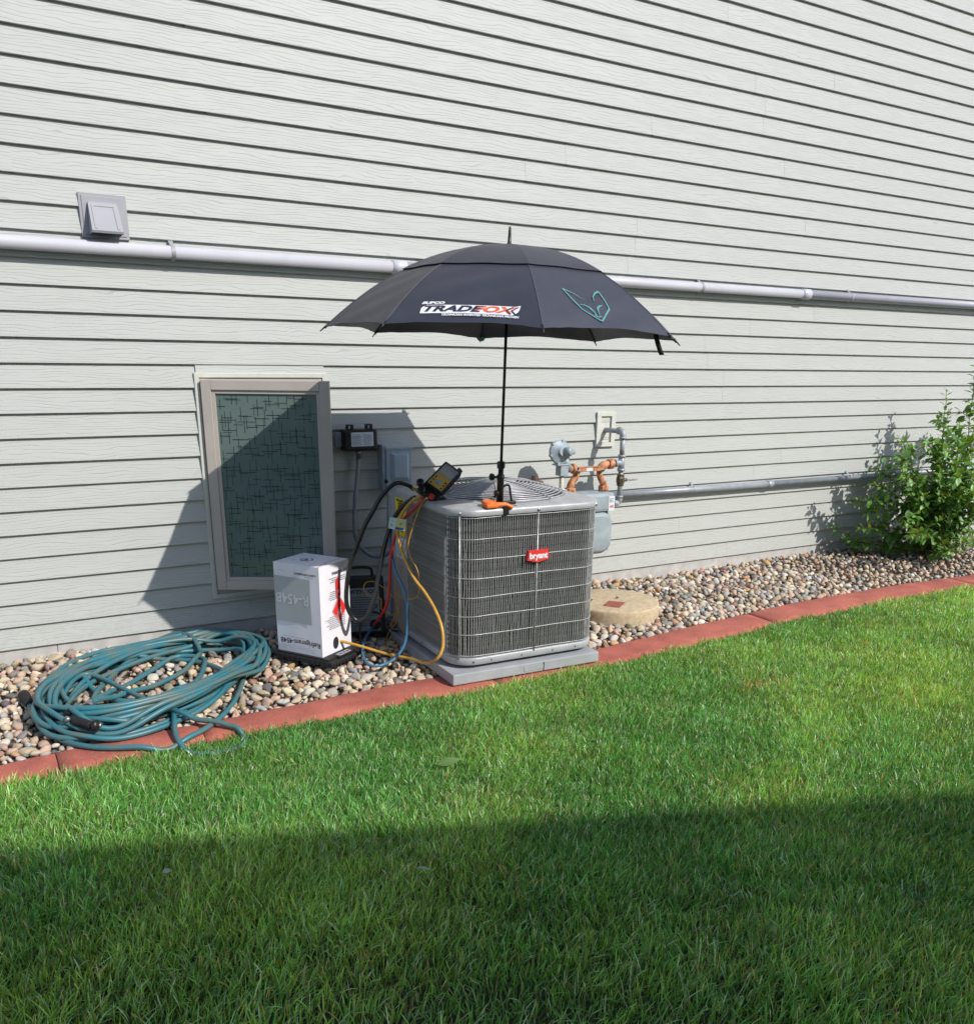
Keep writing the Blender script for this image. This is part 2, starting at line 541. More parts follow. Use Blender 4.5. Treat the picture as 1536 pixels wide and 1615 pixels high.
def text_geo(s, size, shear=0.0, align='CENTER', offset=0.0, space=1.0, res=3):
    cu = bpy.data.curves.new('lettering', 'FONT')
    cu.body = s
    cu.size = size
    cu.shear = shear
    cu.align_x = align
    cu.align_y = 'CENTER'
    cu.offset = offset
    cu.space_character = space
    cu.resolution_u = res
    o = bpy.data.objects.new('lettering_tmp', cu)
    me = bpy.data.meshes.new_from_object(o)
    vs_ = [tuple(v.co) for v in me.vertices]
    fs = [tuple(p.vertices) for p in me.polygons]
    bpy.data.meshes.remove(me)
    bpy.data.objects.remove(o)
    bpy.data.curves.remove(cu)
    return vs_, fs

def put_text(s, size, o, ex, ey, m, parent, name='lettering', lift=0.001, **kw):
    """flat lettering on a surface point o, reading along ex, upright along ey"""
    o, ex, ey = Vector(o), Vector(ex).normalized(), Vector(ey).normalized()
    nn = ex.cross(ey)
    vs_, fs = text_geo(s, size, **kw)
    return link_mesh(name, [o + ex * v[0] + ey * v[1] + nn * lift for v in vs_], fs, m, parent)

def text_lines(mb, o, ex, ey, w, h, rows, lift=0.001, seed=1, fill=0.45):
    """rows of tiny unreadable print, as little strokes"""
    rr_ = random.Random(seed)
    o, ex, ey = Vector(o), Vector(ex).normalized(), Vector(ey).normalized()
    nn = ex.cross(ey)
    for i in range(rows):
        y = h * (0.5 - (i + 0.5) / rows)
        x = -w / 2
        end = w / 2 * rr_.uniform(0.55, 1.0)
        hh = h / rows * fill
        while x < end:
            ww = rr_.uniform(0.02, 0.09) * w + hh
            a = o + ex * x + ey * (y - hh / 2) + nn * lift
            b = a + ex * min(ww, end - x + 0.001)
            mb.quad(a, b, b + ey * hh, a + ey * hh)
            x += ww + hh * 0.8
    return mb

def set_tone(me, cols_per_vert):
    a = me.color_attributes.new('tone', 'FLOAT_COLOR', 'POINT')
    a.data.foreach_set('color', np.asarray(cols_per_vert, dtype=np.float32).ravel())

def np_mesh(name, V, F, m, smooth, tone=None, parent=None):
    """V (n,3), F list of arrays of equal-size faces -> mesh object, fast"""
    me = bpy.data.meshes.new(name)
    nv = len(V)
    me.vertices.add(nv)
    me.vertices.foreach_set('co', np.asarray(V, dtype=np.float32).ravel())
    loops = np.concatenate([f.ravel() for f in F]).astype(np.int32)
    sizes = np.concatenate([np.full(len(f), f.shape[1]) for f in F])
    starts = np.concatenate([[0], np.cumsum(sizes)[:-1]]).astype(np.int32)
    me.loops.add(len(loops))
    me.loops.foreach_set('vertex_index', loops)
    me.polygons.add(len(sizes))
    me.polygons.foreach_set('loop_start', starts)
    me.polygons.foreach_set('use_smooth', np.full(len(sizes), bool(smooth)))
    me.update(calc_edges=True)
    if tone is not None:
        set_tone(me, tone)
    me.materials.append(m)
    o = bpy.data.objects.new(name, me)
    C.objects.link(o)
    if parent:
        o.parent = parent
    return o

# ------------------------------------------------------------------ ground: lawn, gravel bed, kerb
KIN = [(-6, -1.30), (-1.6, -1.24), (-0.06, -1.17), (0.13, -1.145), (0.89, -1.12), (1.73, -1.08), (2.93, -1.10), (3.73, -1.01), (4.67, -0.93), (5.7, -0.93), (6.6, -0.99), (9, -1.15), (14, -1.4)]
KOUT = [(-6, -1.46), (-1.6, -1.40), (-0.07, -1.34), (0.51, -1.29), (0.85, -1.28), (1.75, -1.30), (2.77, -1.31), (3.49, -1.265), (4.37, -1.18), (5.5, -1.16), (6.4, -1.20), (9, -1.36), (14, -1.6)]
def interp(T, x):
    return float(np.interp(x, [t[0] for t in T], [t[1] for t in T]))
def kin(x): return interp(KIN, x)
def kout(x): return interp(KOUT, x)

lawn = MB()
lawn.quad((-80, -1.2, -0.055), (-80, -120, -0.055), (120, -120, -0.055), (120, -1.2, -0.055))
lawn.build('lawn_ground', MT['thatch'])['kind'] = 'structure'

def bed_h(x, y):
    """top level of the gravel: mounded a little against the wall"""
    t = max(0.0, min(1.0, (y - kin(x)) / 0.95))
    return -0.006 + 0.045 * t + 0.012 * math.sin(x * 2.3 + 1.0) * t + 0.006 * math.sin(x * 7.1 + y * 9)

bed = empty('gravel_bed', 'strip of mixed river stones between the house wall and the red kerb', 'gravel bed', kind='structure')
vs_, fs = [], []
xs = np.linspace(-6, 14, 161)
for i, x in enumerate(xs):
    for j in range(7):
        y = kin(x) - 0.02 + (0.06 - kin(x)) * j / 6
        vs_.append((x, y, bed_h(x, y) - 0.022))
for i in range(160):
    for j in range(6):
        a = i * 7 + j
        fs.append((a, a + 7, a + 8, a + 1))
link_mesh('soil_base', vs_, fs, MT['soil'], bed)

# stones
def stone_variant(seed, sub=2):
    bm = bmesh.new()
    bmesh.ops.create_icosphere(bm, subdivisions=sub, radius=1.0)
    r_ = random.Random(seed)
    ph = [Vector((r_.uniform(-1, 1), r_.uniform(-1, 1), r_.uniform(-1, 1))).normalized() for _ in range(7)]
    am = [r_.uniform(0.04, 0.16) for _ in range(7)]
    cut = [(Vector((r_.uniform(-1, 1), r_.uniform(-1, 1), r_.uniform(-1, 1))).normalized(), r_.uniform(0.58, 0.86)) for _ in range(8)]
    sc = Vector((1.0, r_.uniform(0.62, 0.95), r_.uniform(0.46, 0.74)))
    out = []
    for v in bm.verts:
        d = v.co.normalized()
        k = 1.0 + sum(a * math.sin(3.0 * d.dot(p) + i) for i, (a, p) in enumerate(zip(am, ph)))
        p = d * k * 0.92
        for cn, cd in cut:
            e = p.dot(cn) - cd
            if e > 0:
                p = p - cn * e * 0.8
        out.append((p.x * sc.x, p.y * sc.y, p.z * sc.z))
    bm.verts.index_update()
    F = np.array([[v.index for v in f.verts] for f in bm.faces])
    bm.free()
    return np.array(out), F
SV = [stone_variant(100 + i) for i in range(24)]
SVL = [stone_variant(300 + i, 1) for i in range(8)]
PAL = [((0.55, 0.44, 0.33), 17), ((0.68, 0.57, 0.42), 19), ((0.56, 0.38, 0.29), 18), ((0.24, 0.245, 0.24), 8), ((0.15, 0.15, 0.15), 5),
       ((0.36, 0.345, 0.32), 11), ((0.30, 0.15, 0.115), 7), ((0.68, 0.64, 0.57), 9), ((0.50, 0.30, 0.14), 4), ((0.28, 0.245, 0.18), 8), ((0.085, 0.085, 0.088), 3), ((0.38, 0.41, 0.41), 3)]
PW = np.array([p[1] for p in PAL], float); PW /= PW.sum()
def stone_tone(r_):
    c = np.array(PAL[r_.choice(len(PAL), p=PW)][0]) * r_.uniform(0.8, 1.18)
    return np.clip((c * 0.78 + np.array([0.36, 0.29, 0.215]) * 0.22) + r_.normal(0, 0.012, 3), 0.02, 0.8)

PADP = Vector((1.897, -1.262)); AROT = 0.0412
aex = Vector((math.cos(AROT), -math.sin(AROT))); aey = Vector((math.sin(AROT), math.cos(AROT)))
def in_pad(x, y, m=0.0):
    d = Vector((x, y)) - PADP
    return -m < d.dot(aex) < 0.86 + m and -m < d.dot(aey) < 0.86 + m
WELL = (3.41, -0.575, 0.292)
def in_well(x, y, m=0.0): return (x - WELL[0]) ** 2 + (y - WELL[1]) ** 2 < (WELL[2] + m) ** 2

stones = []
cell = {}
G = 0.065
def try_place(x, y, r, dens, tab):
    gx, gy = int(math.floor(x / G)), int(math.floor(y / G))
    for ax_ in range(gx - 1, gx + 2):
        for ay_ in range(gy - 1, gy + 2):
            for (px, py, pr_) in tab.get((ax_, ay_), ()):
                if (px - x) ** 2 + (py - y) ** 2 < ((pr_ + r) * dens) ** 2:
                    return False
    tab.setdefault((gx, gy), []).append((x, y, r))
    return True
def scatter(n_try, x0, x1, rlo, rhi, dens, layer, low):
    tab = {}
    U = rng.random((n_try, 4))
    for i in range(n_try):
        x = x0 + (x1 - x0) * U[i, 0]
        ki = kin(x)
        y = ki + 0.008 + (-0.012 - ki) * U[i, 1]
        if in_pad(x, y, -0.03) or in_well(x, y, 0.0):
            continue
        q = i / n_try
        r = rhi + (rlo - rhi) * min(1, q * 1.6) ** 0.6
        r *= 0.9 + 0.2 * U[i, 2]
        if try_place(x, y, r, dens, tab):
            stones.append((x, y, r, layer, low))
scatter(46000, -1.2, 5.4, 0.0120, 0.0330, 0.80, 1, False)
scatter(12000, -1.2, 5.4, 0.010, 0.017, 0.90, 0, True)
scatter(13000, 5.4, 9.0, 0.014, 0.029, 0.84, 1, True)
def stone_place(s, r_):
    x, y, r, layer, low = s
    z = bed_h(x, y) + (-0.004 if layer else -0.018) + r_.normal(0, 0.0035)
    m = Matrix.Translation((x, y, z)) @ Matrix.Rotation(r_.uniform(0, 2 * PI), 4, 'Z') @ Matrix.Rotation(r_.normal(0, 0.38), 4, 'X') @ Matrix.Rotation(r_.normal(0, 0.38), 4, 'Y') @ Matrix.Scale(r * 1.12, 4)
    return m
# the 300 stones that show largest are objects of their own
def show(s):
    if s[3] == 0 or not (0.0 < s[0] < 6.0): return 0
    return s[2] / math.hypot(s[0] - CAM.x, s[1] - CAM.y)
order = sorted(range(len(stones)), key=lambda i: -show(stones[i]))
single = set(order[:300])
pmesh = []
for k in range(48):
    V, F = stone_variant(100 + k, 3)
    me = bpy.data.meshes.new('stone')
    me.from_pydata([tuple(v) for v in V], [], [tuple(int(i) for i in f) for f in F])
    me.polygons.foreach_set('use_smooth', [True] * len(me.polygons))
    set_tone(me, np.tile(np.append(stone_tone(rng), 1.0), (len(V), 1)))
    me.materials.append(MT['stone'])
    pmesh.append(me)
Vs, Fs, Ts, base = [], [], [], 0
for i, s in enumerate(stones):
    m = stone_place(s, rng)
    if i in single:
        o = bpy.data.objects.new('stone', pmesh[rng.integers(48)])
        C.objects.link(o)
        o.parent = bed
        o.matrix_world = m
        continue
    V, F = (SVL[rng.integers(8)] if s[4] else SV[rng.integers(24)])
    A = np.array(m)
    Vs.append(V @ A[:3, :3].T + A[:3, 3])
    Fs.append(F + base)
    base += len(V)
    Ts.append(np.tile(np.append(stone_tone(rng), 1.0), (len(V), 1)))
o = np_mesh('stones', np.concatenate(Vs), [np.concatenate(Fs)], MT['stone'], True, np.concatenate(Ts), bed)
o['kind'] = 'stuff'
print('stones', len(stones))

# kerb in cast segments
kerb = empty('kerb', 'red painted concrete lawn edging in long cast segments between gravel and grass', 'kerb', kind='structure')
cuts = [-6, -4.4, -2.9, -1.4, 0.135, 0.70, 2.13, 4.2, 6.3, 8.4, 11, 14]
for ci in range(len(cuts) - 1):
    xa, xb = cuts[ci] + 0.002, cuts[ci + 1] - 0.002
    nseg = max(6, int((xb - xa) / 0.06))
    vs_, fs = [], []
    dz = random.uniform(-0.003, 0.003)
    for i in range(nseg + 1):
        x = xa + (xb - xa) * i / nseg
        yi, yo = kin(x), kout(x)
        w = yi - yo
        e = 0.003 if i in (0, nseg) else 0.0
        wob = 0.003 * math.sin(x * 9) + 0.002 * math.sin(x * 23)
        prof = [(yo - 0.012, -0.09), (yo - 0.012 + wob, -0.020), (yo + wob, -0.005 - e), (yo + 0.03, 0.000 - e), ((yi + yo) / 2, 0.002 - e), (yi - 0.01, 0.001 - e), (yi + 0.012 + wob, -0.006 - e), (yi + 0.016, -0.09)]
        for (y, z) in prof:
            vs_.append((x, y, z + dz + 0.0015 * math.sin(x * 17 + y * 31)))
    for i in range(nseg):
        for j in range(7):
            a = i * 8 + j
            fs.append((a, a + 8, a + 9, a + 1))
    fs.append(tuple(range(8)))
    fs.append(tuple(nseg * 8 + j for j in reversed(range(8))))
    me = link_mesh('kerb_segment', vs_, fs, MT['kerb'], kerb, False)
    for p in me.data.polygons[:-2]:
        p.use_smooth = True

# ------------------------------------------------------------------ house wall
RV = 0.1143
Z0 = 0.1143
NK = 42
house = empty('house_wall', 'pale sage lap sided house wall rising behind everything', 'wall')
jn = {}
def seed_joint(x, z):
    k = int(round((z - Z0) / RV - 0.5))
    return k, x
fixed = [(0.95, 2.23), (0.95, 2.12), (4.89, 3.15), (4.89, 3.04), (3.31, 2.79), (3.31, 2.68), (3.945, 2.96), (3.95, 2.9), (4.748, 1.30), (4.748, 1.42), (4.44, 0.48), (4.44, 0.37),
         (3.24, 0.94), (3.24, 0.83), (2.38, 1.02), (5.6, 1.9), (0.2, 1.6), (-0.25, 1.49), (5.15, 0.72)]
for x, z in fixed:
    k = int(math.floor((z - Z0) / RV))
    jn.setdefault(k, []).append(x)
rj = random.Random(5)
for k in range(NK):
    L = jn.setdefault(k, [])
    if k % 2 == 1 and not any(abs(a - b) < 0.1 for a in L for b in jn[k - 1]):
        pass
    x = -3.5 + rj.uniform(0, 2.5)
    while x < 13:
        if all(abs(x - q) > 1.7 for q in L) :
            if not (1.0 < x < 1.85 and 1 <= k <= 12):
                L.append(x)
        x += rj.uniform(2.6, 3.7)
    L.sort()
WX0, WX1, WZ0, WZ1 = 1.07, 1.762, 0.262, 1.438
def board(xa, xb, k, out, z0=None, z1=None, cat=None):
    zb = Z0 + k * RV if z0 is None else z0
    zt = Z0 + (k + 1) * RV + 0.012 if z1 is None else z1
    fr = (zt - zb) / (RV + 0.012)
    t = 0.0180
    yb = -t - out
    yt = yb + (t - 0.0005) * fr
    pr_ = [(0.004, zb), (yb + 0.0015, zb), (yb, zb + 0.002), (yt, zt), (0.006, zt)]
    vs_ = [(xa, y, z) for y, z in pr_] + [(xb, y, z) for y, z in pr_]
    fs = [(i, i + 5, (i + 1) % 5 + 5, (i + 1) % 5) for i in range(5)] + [(4, 3, 2, 1, 0), (5, 6, 7, 8, 9)]
    fs = [tuple(reversed(f)) for f in fs]
    xm = (xa + xb) / 2
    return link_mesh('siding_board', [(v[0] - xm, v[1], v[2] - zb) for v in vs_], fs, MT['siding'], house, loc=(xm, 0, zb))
for k in range(NK):
    ed = [-4.0] + jn[k] + [14.0]
    zb, zt = Z0 + k * RV, Z0 + (k + 1) * RV
    for i in range(len(ed) - 1):
        xa, xb = ed[i], ed[i + 1] + (0.012 if i < len(ed) - 2 else 0)
        out = 0.0008 * (i % 2) + rj.uniform(0, 0.0002)
        if zt > WZ0 + 0.001 and zb < WZ1 - 0.001 and xa < WX0 and xb > WX1:
            board(xa, WX0 + 0.004, k, out)
            board(WX1 - 0.004, xb, k, out)
            if zb < WZ0:
                board(WX0 + 0.004, WX1 - 0.004, k, out, z1=WZ0 + 0.004)
            if zt > WZ1:
                board(WX0 + 0.004, WX1 - 0.004, k, out, z0=WZ1 - 0.004)
        elif zt > WZ0 + 0.001 and zb < WZ1 - 0.001 and xa < WX0 < xb:
            board(xa, WX0 + 0.004, k, out)
        elif zt > WZ0 + 0.001 and zb < WZ1 - 0.001 and xa < WX1 < xb:
            board(WX1 - 0.004, xb, k, out)
        else:
            board(xa, xb, k, out)
# sheathing behind, with the window opening left out
sh = MB()
sh.box(-4, WX0, 0.005, 0.12, -0.1, Z0 + NK * RV)
sh.box(WX1, 14, 0.005, 0.12, -0.1, Z0 + NK * RV)
sh.box(WX0, WX1, 0.005, 0.12, -0.1, WZ0)
sh.box(WX0, WX1, 0.005, 0.12, WZ1, Z0 + NK * RV)
sh.build('sheathing', MT['dark_room'], house)
for xa, xb in ((-4, 0.262), (0.262, 2.9), (2.9, 3.62), (3.62, 6.3), (6.3, 9.2), (9.2, 14)):
    MB().box(xa + 0.0015, xb - 0.0015, -0.004, 0.003, -0.1, Z0 + 0.004).build('foundation_panel', MT['foundation'], house)

# window: trim, frame, open sash, pane
win = MB()
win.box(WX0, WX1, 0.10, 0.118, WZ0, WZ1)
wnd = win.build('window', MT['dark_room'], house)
tr = MB()
o_, w_ = -0.024, 0.016
for a, b in (((WX0 - 0.008, WX0 + w_), (WZ0 - 0.008, WZ1 + 0.008)), ((WX1 - w_, WX1 + 0.008), (WZ0 - 0.008, WZ1 + 0.008))):
    tr.box(a[0], a[1], o_, 0.1, b[0], b[1], bev=0.002)
for b in ((WZ0 - 0.0075, WZ0 + w_), (WZ1 - w_, WZ1 + 0.0075)):
    tr.box(WX0 + w_ - 0.002, WX1 - w_ + 0.002, o_ + 0.001, 0.1, b[0], b[1], bev=0.002)
tr.build('trim', MT['siding'] if False else mat('trim_vinyl', (0.56, 0.56, 0.51), 0.45, var=0.05), wnd)
fr = MB()
a0, a1, c0, c1 = WX0 + w_ + 0.001, WX1 - w_ - 0.001, WZ0 + w_ + 0.001, WZ1 - w_ - 0.001
fr.box(a0, a0 + 0.022, -0.016, 0.09, c0, c1)
fr.box(a1 - 0.022, a1, -0.016, 0.09, c0, c1)
fr.box(a0 + 0.022, a1 - 0.022, -0.015, 0.09, c0, c0 + 0.022)
fr.box(a0 + 0.022, a1 - 0.022, -0.015, 0.09, c1 - 0.022, c1)
fr.build('frame', MT['taupe'], wnd)
fi = MB()
fi.box(a0 + 0.023, a1 - 0.023, 0.03, 0.05, c0 + 0.023, c0 + 0.04)
fi.box(a0 + 0.0225, a0 + 0.028, -0.012, 0.085, c0 + 0.041, c1 - 0.024)
fi.build('weather_strip', MT['taupe_dark'], wnd)
# sash hinged at the left, swung open
SA = R(27)
sx, sz0, sz1, sw = 1.098, 0.31, 1.413, 0.65
sm_ = Matrix.Translation((sx, -0.02, 0)) @ Matrix.Rotation(-SA, 4, 'Z')
sa = MB()
FW = 0.050
def sash_bar(mb, x0, x1, z0, z1, d0, d1, bv):
    mb.box(x0, x1, d0, d1, z0, z1, sm_, bev=bv)
for (x0, x1, z0, z1) in ((0, FW, sz0, sz1), (sw - FW, sw, sz0, sz1), (FW, sw - FW, sz0, sz0 + FW), (FW, sw - FW, sz1 - FW, sz1)):
    sash_bar(sa, x0, x1, z0, z1, -0.030, 0.018, 0.003)
# stepped glazing bead
B2 = FW + 0.018
for (x0, x1, z0, z1) in ((FW, B2, sz0 + FW, sz1 - FW), (sw - B2, sw - FW, sz0 + FW, sz1 - FW), (B2, sw - B2, sz0 + FW, sz0 + B2), (B2, sw - B2, sz1 - B2, sz1 - FW)):
    sash_bar(sa, x0, x1, z0, z1, -0.021, 0.012, 0.002)
sa.build('sash', MT['taupe'], wnd)
pn = MB()
pn.box(B2 - 0.002, sw - B2 + 0.002, -0.012, -0.002, sz0 + B2 - 0.002, sz1 - B2 + 0.002, sm_)
pn.build('pane', MT['glass'], wnd)
ln = MB()
rl = random.Random(21)
px0, px1, pz0, pz1 = B2 + 0.006, sw - B2 - 0.006, sz0 + B2 + 0.006, sz1 - B2 - 0.006
def film_line(x, z, w, h):
    x0, x1 = max(px0, x - w / 2), min(px1, x + w / 2)
    z0, z1 = max(pz0, z - h / 2), min(pz1, z + h / 2)
    if x1 > x0 and z1 > z0:
        q = [(x0, z0), (x1, z0), (x1, z1), (x0, z1)]
        ln.add([sm_ @ Vector((a, -0.0128, b)) for a, b in q], [(0, 1, 2, 3)])
for i in range(12):
    for j in range(14):
        x = px0 + (i + rl.uniform(0.1, 0.9)) * (px1 - px0) / 12
        z = pz0 + (j + rl.uniform(0.0, 1.0)) * (pz1 - pz0) / 14
        film_line(x, z, rl.uniform(0.0018, 0.0029), rl.uniform(0.045, 0.095))
        film_line(x + rl.uniform(-0.02, 0.02), z + rl.uniform(-0.03, 0.03), rl.uniform(0.04, 0.09), rl.uniform(0.0022, 0.0034))
lo = ln.build('film_pattern', MT['film_line'], wnd)
lo['kind'] = 'stuff'
hg = MB()
for z in (0.36, 1.35):
    hg.box(a0 + 0.03, a0 + 0.33, -0.03, -0.012, z, z + 0.006, Matrix.Translation((0, 0, 0)))
hg.build('hinge_arm', MT['steel'], wnd)

# ------------------------------------------------------------------ white drain pipe along the wall
pp = empty('drain_pipe', 'long white plastic drain pipe strapped along the siding behind the umbrella', 'pipe', loc=(-4, -0.052, 2.0))
PY, PR = -0.052, 0.030
PZ = lambda x: 2.003 + 0.0022 * (x - 2.5)
MB().cyl((-4, PY, PZ(-4)), (2.17, PY, PZ(2.17)), PR, 24).build('pipe_length', MT['pvc'], pp, loc=(0, 0, 0)).matrix_parent_inverse = pp.matrix_world.inverted()
def under(o, p):
    bpy.context.view_layer.update()
    o.parent = p
    o.matrix_parent_inverse = p.matrix_world.inverted()
    return o
bpy.context.view_layer.update()
for o in list(pp.children):
    under(o, pp)
under(MB().cyl((2.2, PY, PZ(2.2)), (5.40, PY, PZ(5.4)), PR, 24).build('pipe_length', MT['pvc']), pp)
under(MB().cyl((5.46, PY, PZ(5.46)), (14, PY, PZ(14)), PR, 24).build('pipe_length', MT['pvc']), pp)
for x0, x1 in ((2.16, 2.245), (5.395, 5.475)):
    under(MB().lathe([(PR + 0.0005, 0), (PR + 0.0055, 0.003), (PR + 0.0065, x1 - x0 - 0.003), (PR + 0.0005, x1 - x0)], (x0, PY, PZ(x0)), (1, 0, 0)).build('coupling', MT['pvc']), pp)
def strap_at(x, yc, zc, r, m, parent):
    s = MB()
    pts = []
    for a in np.linspace(-100, 100, 15):
        aa = R(a)
        pts.append((x, yc - (r + 0.002) * math.cos(aa), zc + (r + 0.002) * math.sin(aa)))
    pts = [(x, -0.013, zc - r - 0.012)] + pts + [(x, -0.013, zc + r + 0.022)]
    V = []
    for p in pts:
        V += [(x - 0.009, p[1], p[2]), (x + 0.009, p[1], p[2])]
    F = [(2 * i, 2 * i + 1, 2 * i + 3, 2 * i + 2) for i in range(len(pts) - 1)]
    s.add(V, F, True)
    s.box(x - 0.011, x + 0.011, -0.02, -0.012, zc + r + 0.008, zc + r + 0.026)
    s.cyl((x, -0.019, zc + r + 0.018), (x, -0.024, zc + r + 0.018), 0.005, 8)
    return under(s.build('pipe_strap', m), parent)
for x in (1.008, 4.422, 5.93, 7.6, -0.9):
    strap_at(x, PY, PZ(x), PR, MT['vent'], pp)

# ------------------------------------------------------------------ dryer vent
vn = empty('dryer_vent', 'grey hooded wall vent above the left end of the white pipe', 'vent', loc=(0.72, 0, 2.045))
fl = MB()
fl.box(0.615, 0.822, -0.022, -0.002, 2.043, 2.232, bev=0.002)
fl.box(0.628, 0.809, -0.026, -0.021, 2.056, 2.219, bev=0.001)
under(fl.build('flange', MT['vent']), vn)
hd = MB()
hx0, hx1 = 0.648, 0.782
tp, bt = 2.195, 2.062
V = [(hx0 + 0.006, -0.026, tp), (hx1 - 0.006, -0.026, tp), (hx1 - 0.004, -0.038, tp - 0.004), (hx0 + 0.004, -0.038, tp - 0.004),
     (hx0, -0.118, bt + 0.004), (hx1, -0.118, bt + 0.004), (hx1, -0.114, bt - 0.006), (hx0, -0.114, bt - 0.006), (hx0, -0.026, bt - 0.004), (hx1, -0.026, bt - 0.004)]
hd.add(V, [(0, 1, 2, 3), (3, 2, 5, 4), (4, 5, 6, 7), (0, 3, 4, 7, 8), (1, 9, 6, 5, 2)])
under(hd.build('hood', MT['vent']), vn)
rim = MB()
for fx0, fx1, f0, f1 in ((0.10, 0.17, 0.08, 0.94), (0.83, 0.90, 0.08, 0.94), (0.17, 0.83, 0.08, 0.14)):
    def hp(u, t, lift=0.0):
        a = Vector((hx0 + 0.004, -0.038, tp - 0.004)); b = Vector((hx1 - 0.004, -0.038, tp - 0.004))
        c = Vector((hx0, -0.118, bt + 0.004)); d = Vector((hx1, -0.118, bt + 0.004))
        p = (a * (1 - u) + b * u) * (1 - t) + (c * (1 - u) + d * u) * t
        return p + Vector((0, -0.8, 0.5)) * lift
    A = [hp(fx0, f0), hp(fx1, f0), hp(fx1, f1), hp(fx0, f1)]
    Bq = [hp(fx0, f0, 0.003), hp(fx1, f0, 0.003), hp(fx1, f1, 0.003), hp(fx0, f1, 0.003)]
    rim.add(A + Bq, [(4, 7, 6, 5), (0, 4, 5, 1), (1, 5, 6, 2), (2, 6, 7, 3), (3, 7, 4, 0)])
under(rim.build('hood_rim', MT['vent']), vn)
under(MB().box(hx0 + 0.01, hx1 - 0.01, -0.1, -0.03, bt + 0.002, bt + 0.006).build('damper', MT['dark_room']), vn)

# ------------------------------------------------------------------ surge box, conduit, disconnect
jb = empty('surge_protector', 'black box with a printed label mounted beside the open window', 'electrical box', loc=(1.925, 0, 1.03))
under(MB().box(1.835, 2.035, -0.095, -0.02, 1.028, 1.148, bev=0.014).build('case', MT['black']), jb)
for x in (1.875, 1.99):
    e = MB()
    e.box(x - 0.018, x - 0.010, -0.085, -0.055, 1.149, 1.168)
    e.box(x + 0.010, x + 0.018, -0.085, -0.055, 1.149, 1.168)
    e.box(x - 0.018, x + 0.018, -0.085, -0.055, 1.168, 1.174)
    under(e.build('mounting_ear', MT['black']), jb)
under(MB().box(1.80, 1.84, -0.045, -0.0135, 1.05, 1.13, bev=0.004).build('back_bracket', MT['galv']), jb)
under(MB().box(1.874, 2.007, -0.0965, -0.0945, 1.055, 1.132).build('label', MT['label_white']), jb)
tl = MB()
text_lines(tl, (1.908, -0.0972, 1.092), (1, 0, 0), (0, 0, 1), 0.056, 0.062, 9, seed=3)
text_lines(tl, (1.973, -0.0972, 1.092), (1, 0, 0), (0, 0, 1), 0.056, 0.062, 10, seed=4)
tl.box(1.88, 1.935, -0.0976, -0.0970, 1.105, 1.109)
under(tl.build('fine_print', MT['ink_grey']), jb)
cn = [(1.932, -0.055, 1.03), (1.930, -0.05, 1.0), (1.929, -0.05, 0.94), (1.907, -0.05, 0.779), (1.894, -0.05, 0.634), (1.898, -0.06, 0.523), (1.939, -0.08, 0.452), (1.99, -0.1, 0.42), (2.029, -0.15, 0.43), (2.045, -0.25, 0.478), (2.06, -0.33, 0.50)]
cd = empty('flexible_conduit', 'grey flexible conduit looping down from the black surge box', 'conduit', loc=(1.93, -0.05, 1.0))
under(MB().tube(catmull(cn, 8), 0.0125, 12).build('conduit_tube', MT['galv']), cd)
under(MB().lathe([(0.018, 0), (0.018, 0.02), (0.015, 0.022), (0.015, 0.05)], (1.932, -0.052, 1.030), (0, 0, -1), 14).build('connector', MT['steel']), cd)
dc = empty('disconnect_box', 'blue grey electrical disconnect box with a pressed door on the shaded siding', 'electrical box', loc=(2.15, 0, 0.8))
b_ = MB()
b_.box(2.085, 2.245, -0.095, -0.012, 0.785, 1.035, bev=0.003)
under(b_.build('enclosure', MT['panel_grey']), dc)
V = []
cx_, cz_ = 2.168, 0.925
for (w2, z0, z1, y) in ((0.058, 0.845, 1.012, -0.0955), (0.040, 0.872, 0.998, -0.113)):
    V += [(cx_ - w2, y, z0), (cx_ + w2, y, z0), (cx_ + w2, y, z1), (cx_ - w2, y, z1)]
under(MB().add(V, [(4, 5, 6, 7), (0, 1, 5, 4), (1, 2, 6, 5), (2, 3, 7, 6), (3, 0, 4, 7)]).build('pressed_panel', MT['panel_grey']), dc)
under(MB().box(2.078, 2.252, -0.103, -0.09, 1.031, 1.043, bev=0.002).build('rain_lip', MT['panel_grey']), dc)
under(MB().box(2.064, 2.088, -0.085, -0.0135, 0.80, 1.055, bev=0.003).build('side_bracket', MT['galv']), dc)
under(MB().cyl((2.09, -0.085, 0.85), (2.076, -0.088, 0.85), 0.012, 12).build('knockout', MT['black']), dc)
wh = empty('unit_whip', 'grey conduit dropping from the disconnect box to the condenser', 'conduit', loc=(2.13, -0.06, 0.78))
under(MB().tube(catmull([(2.115, -0.06, 0.79), (2.105, -0.07, 0.70), (2.08, -0.12, 0.58), (2.04, -0.22, 0.52), (2.02, -0.35, 0.55), (2.0, -0.42, 0.60)], 8), 0.0125, 12).build('conduit_tube', MT['galv']), wh)

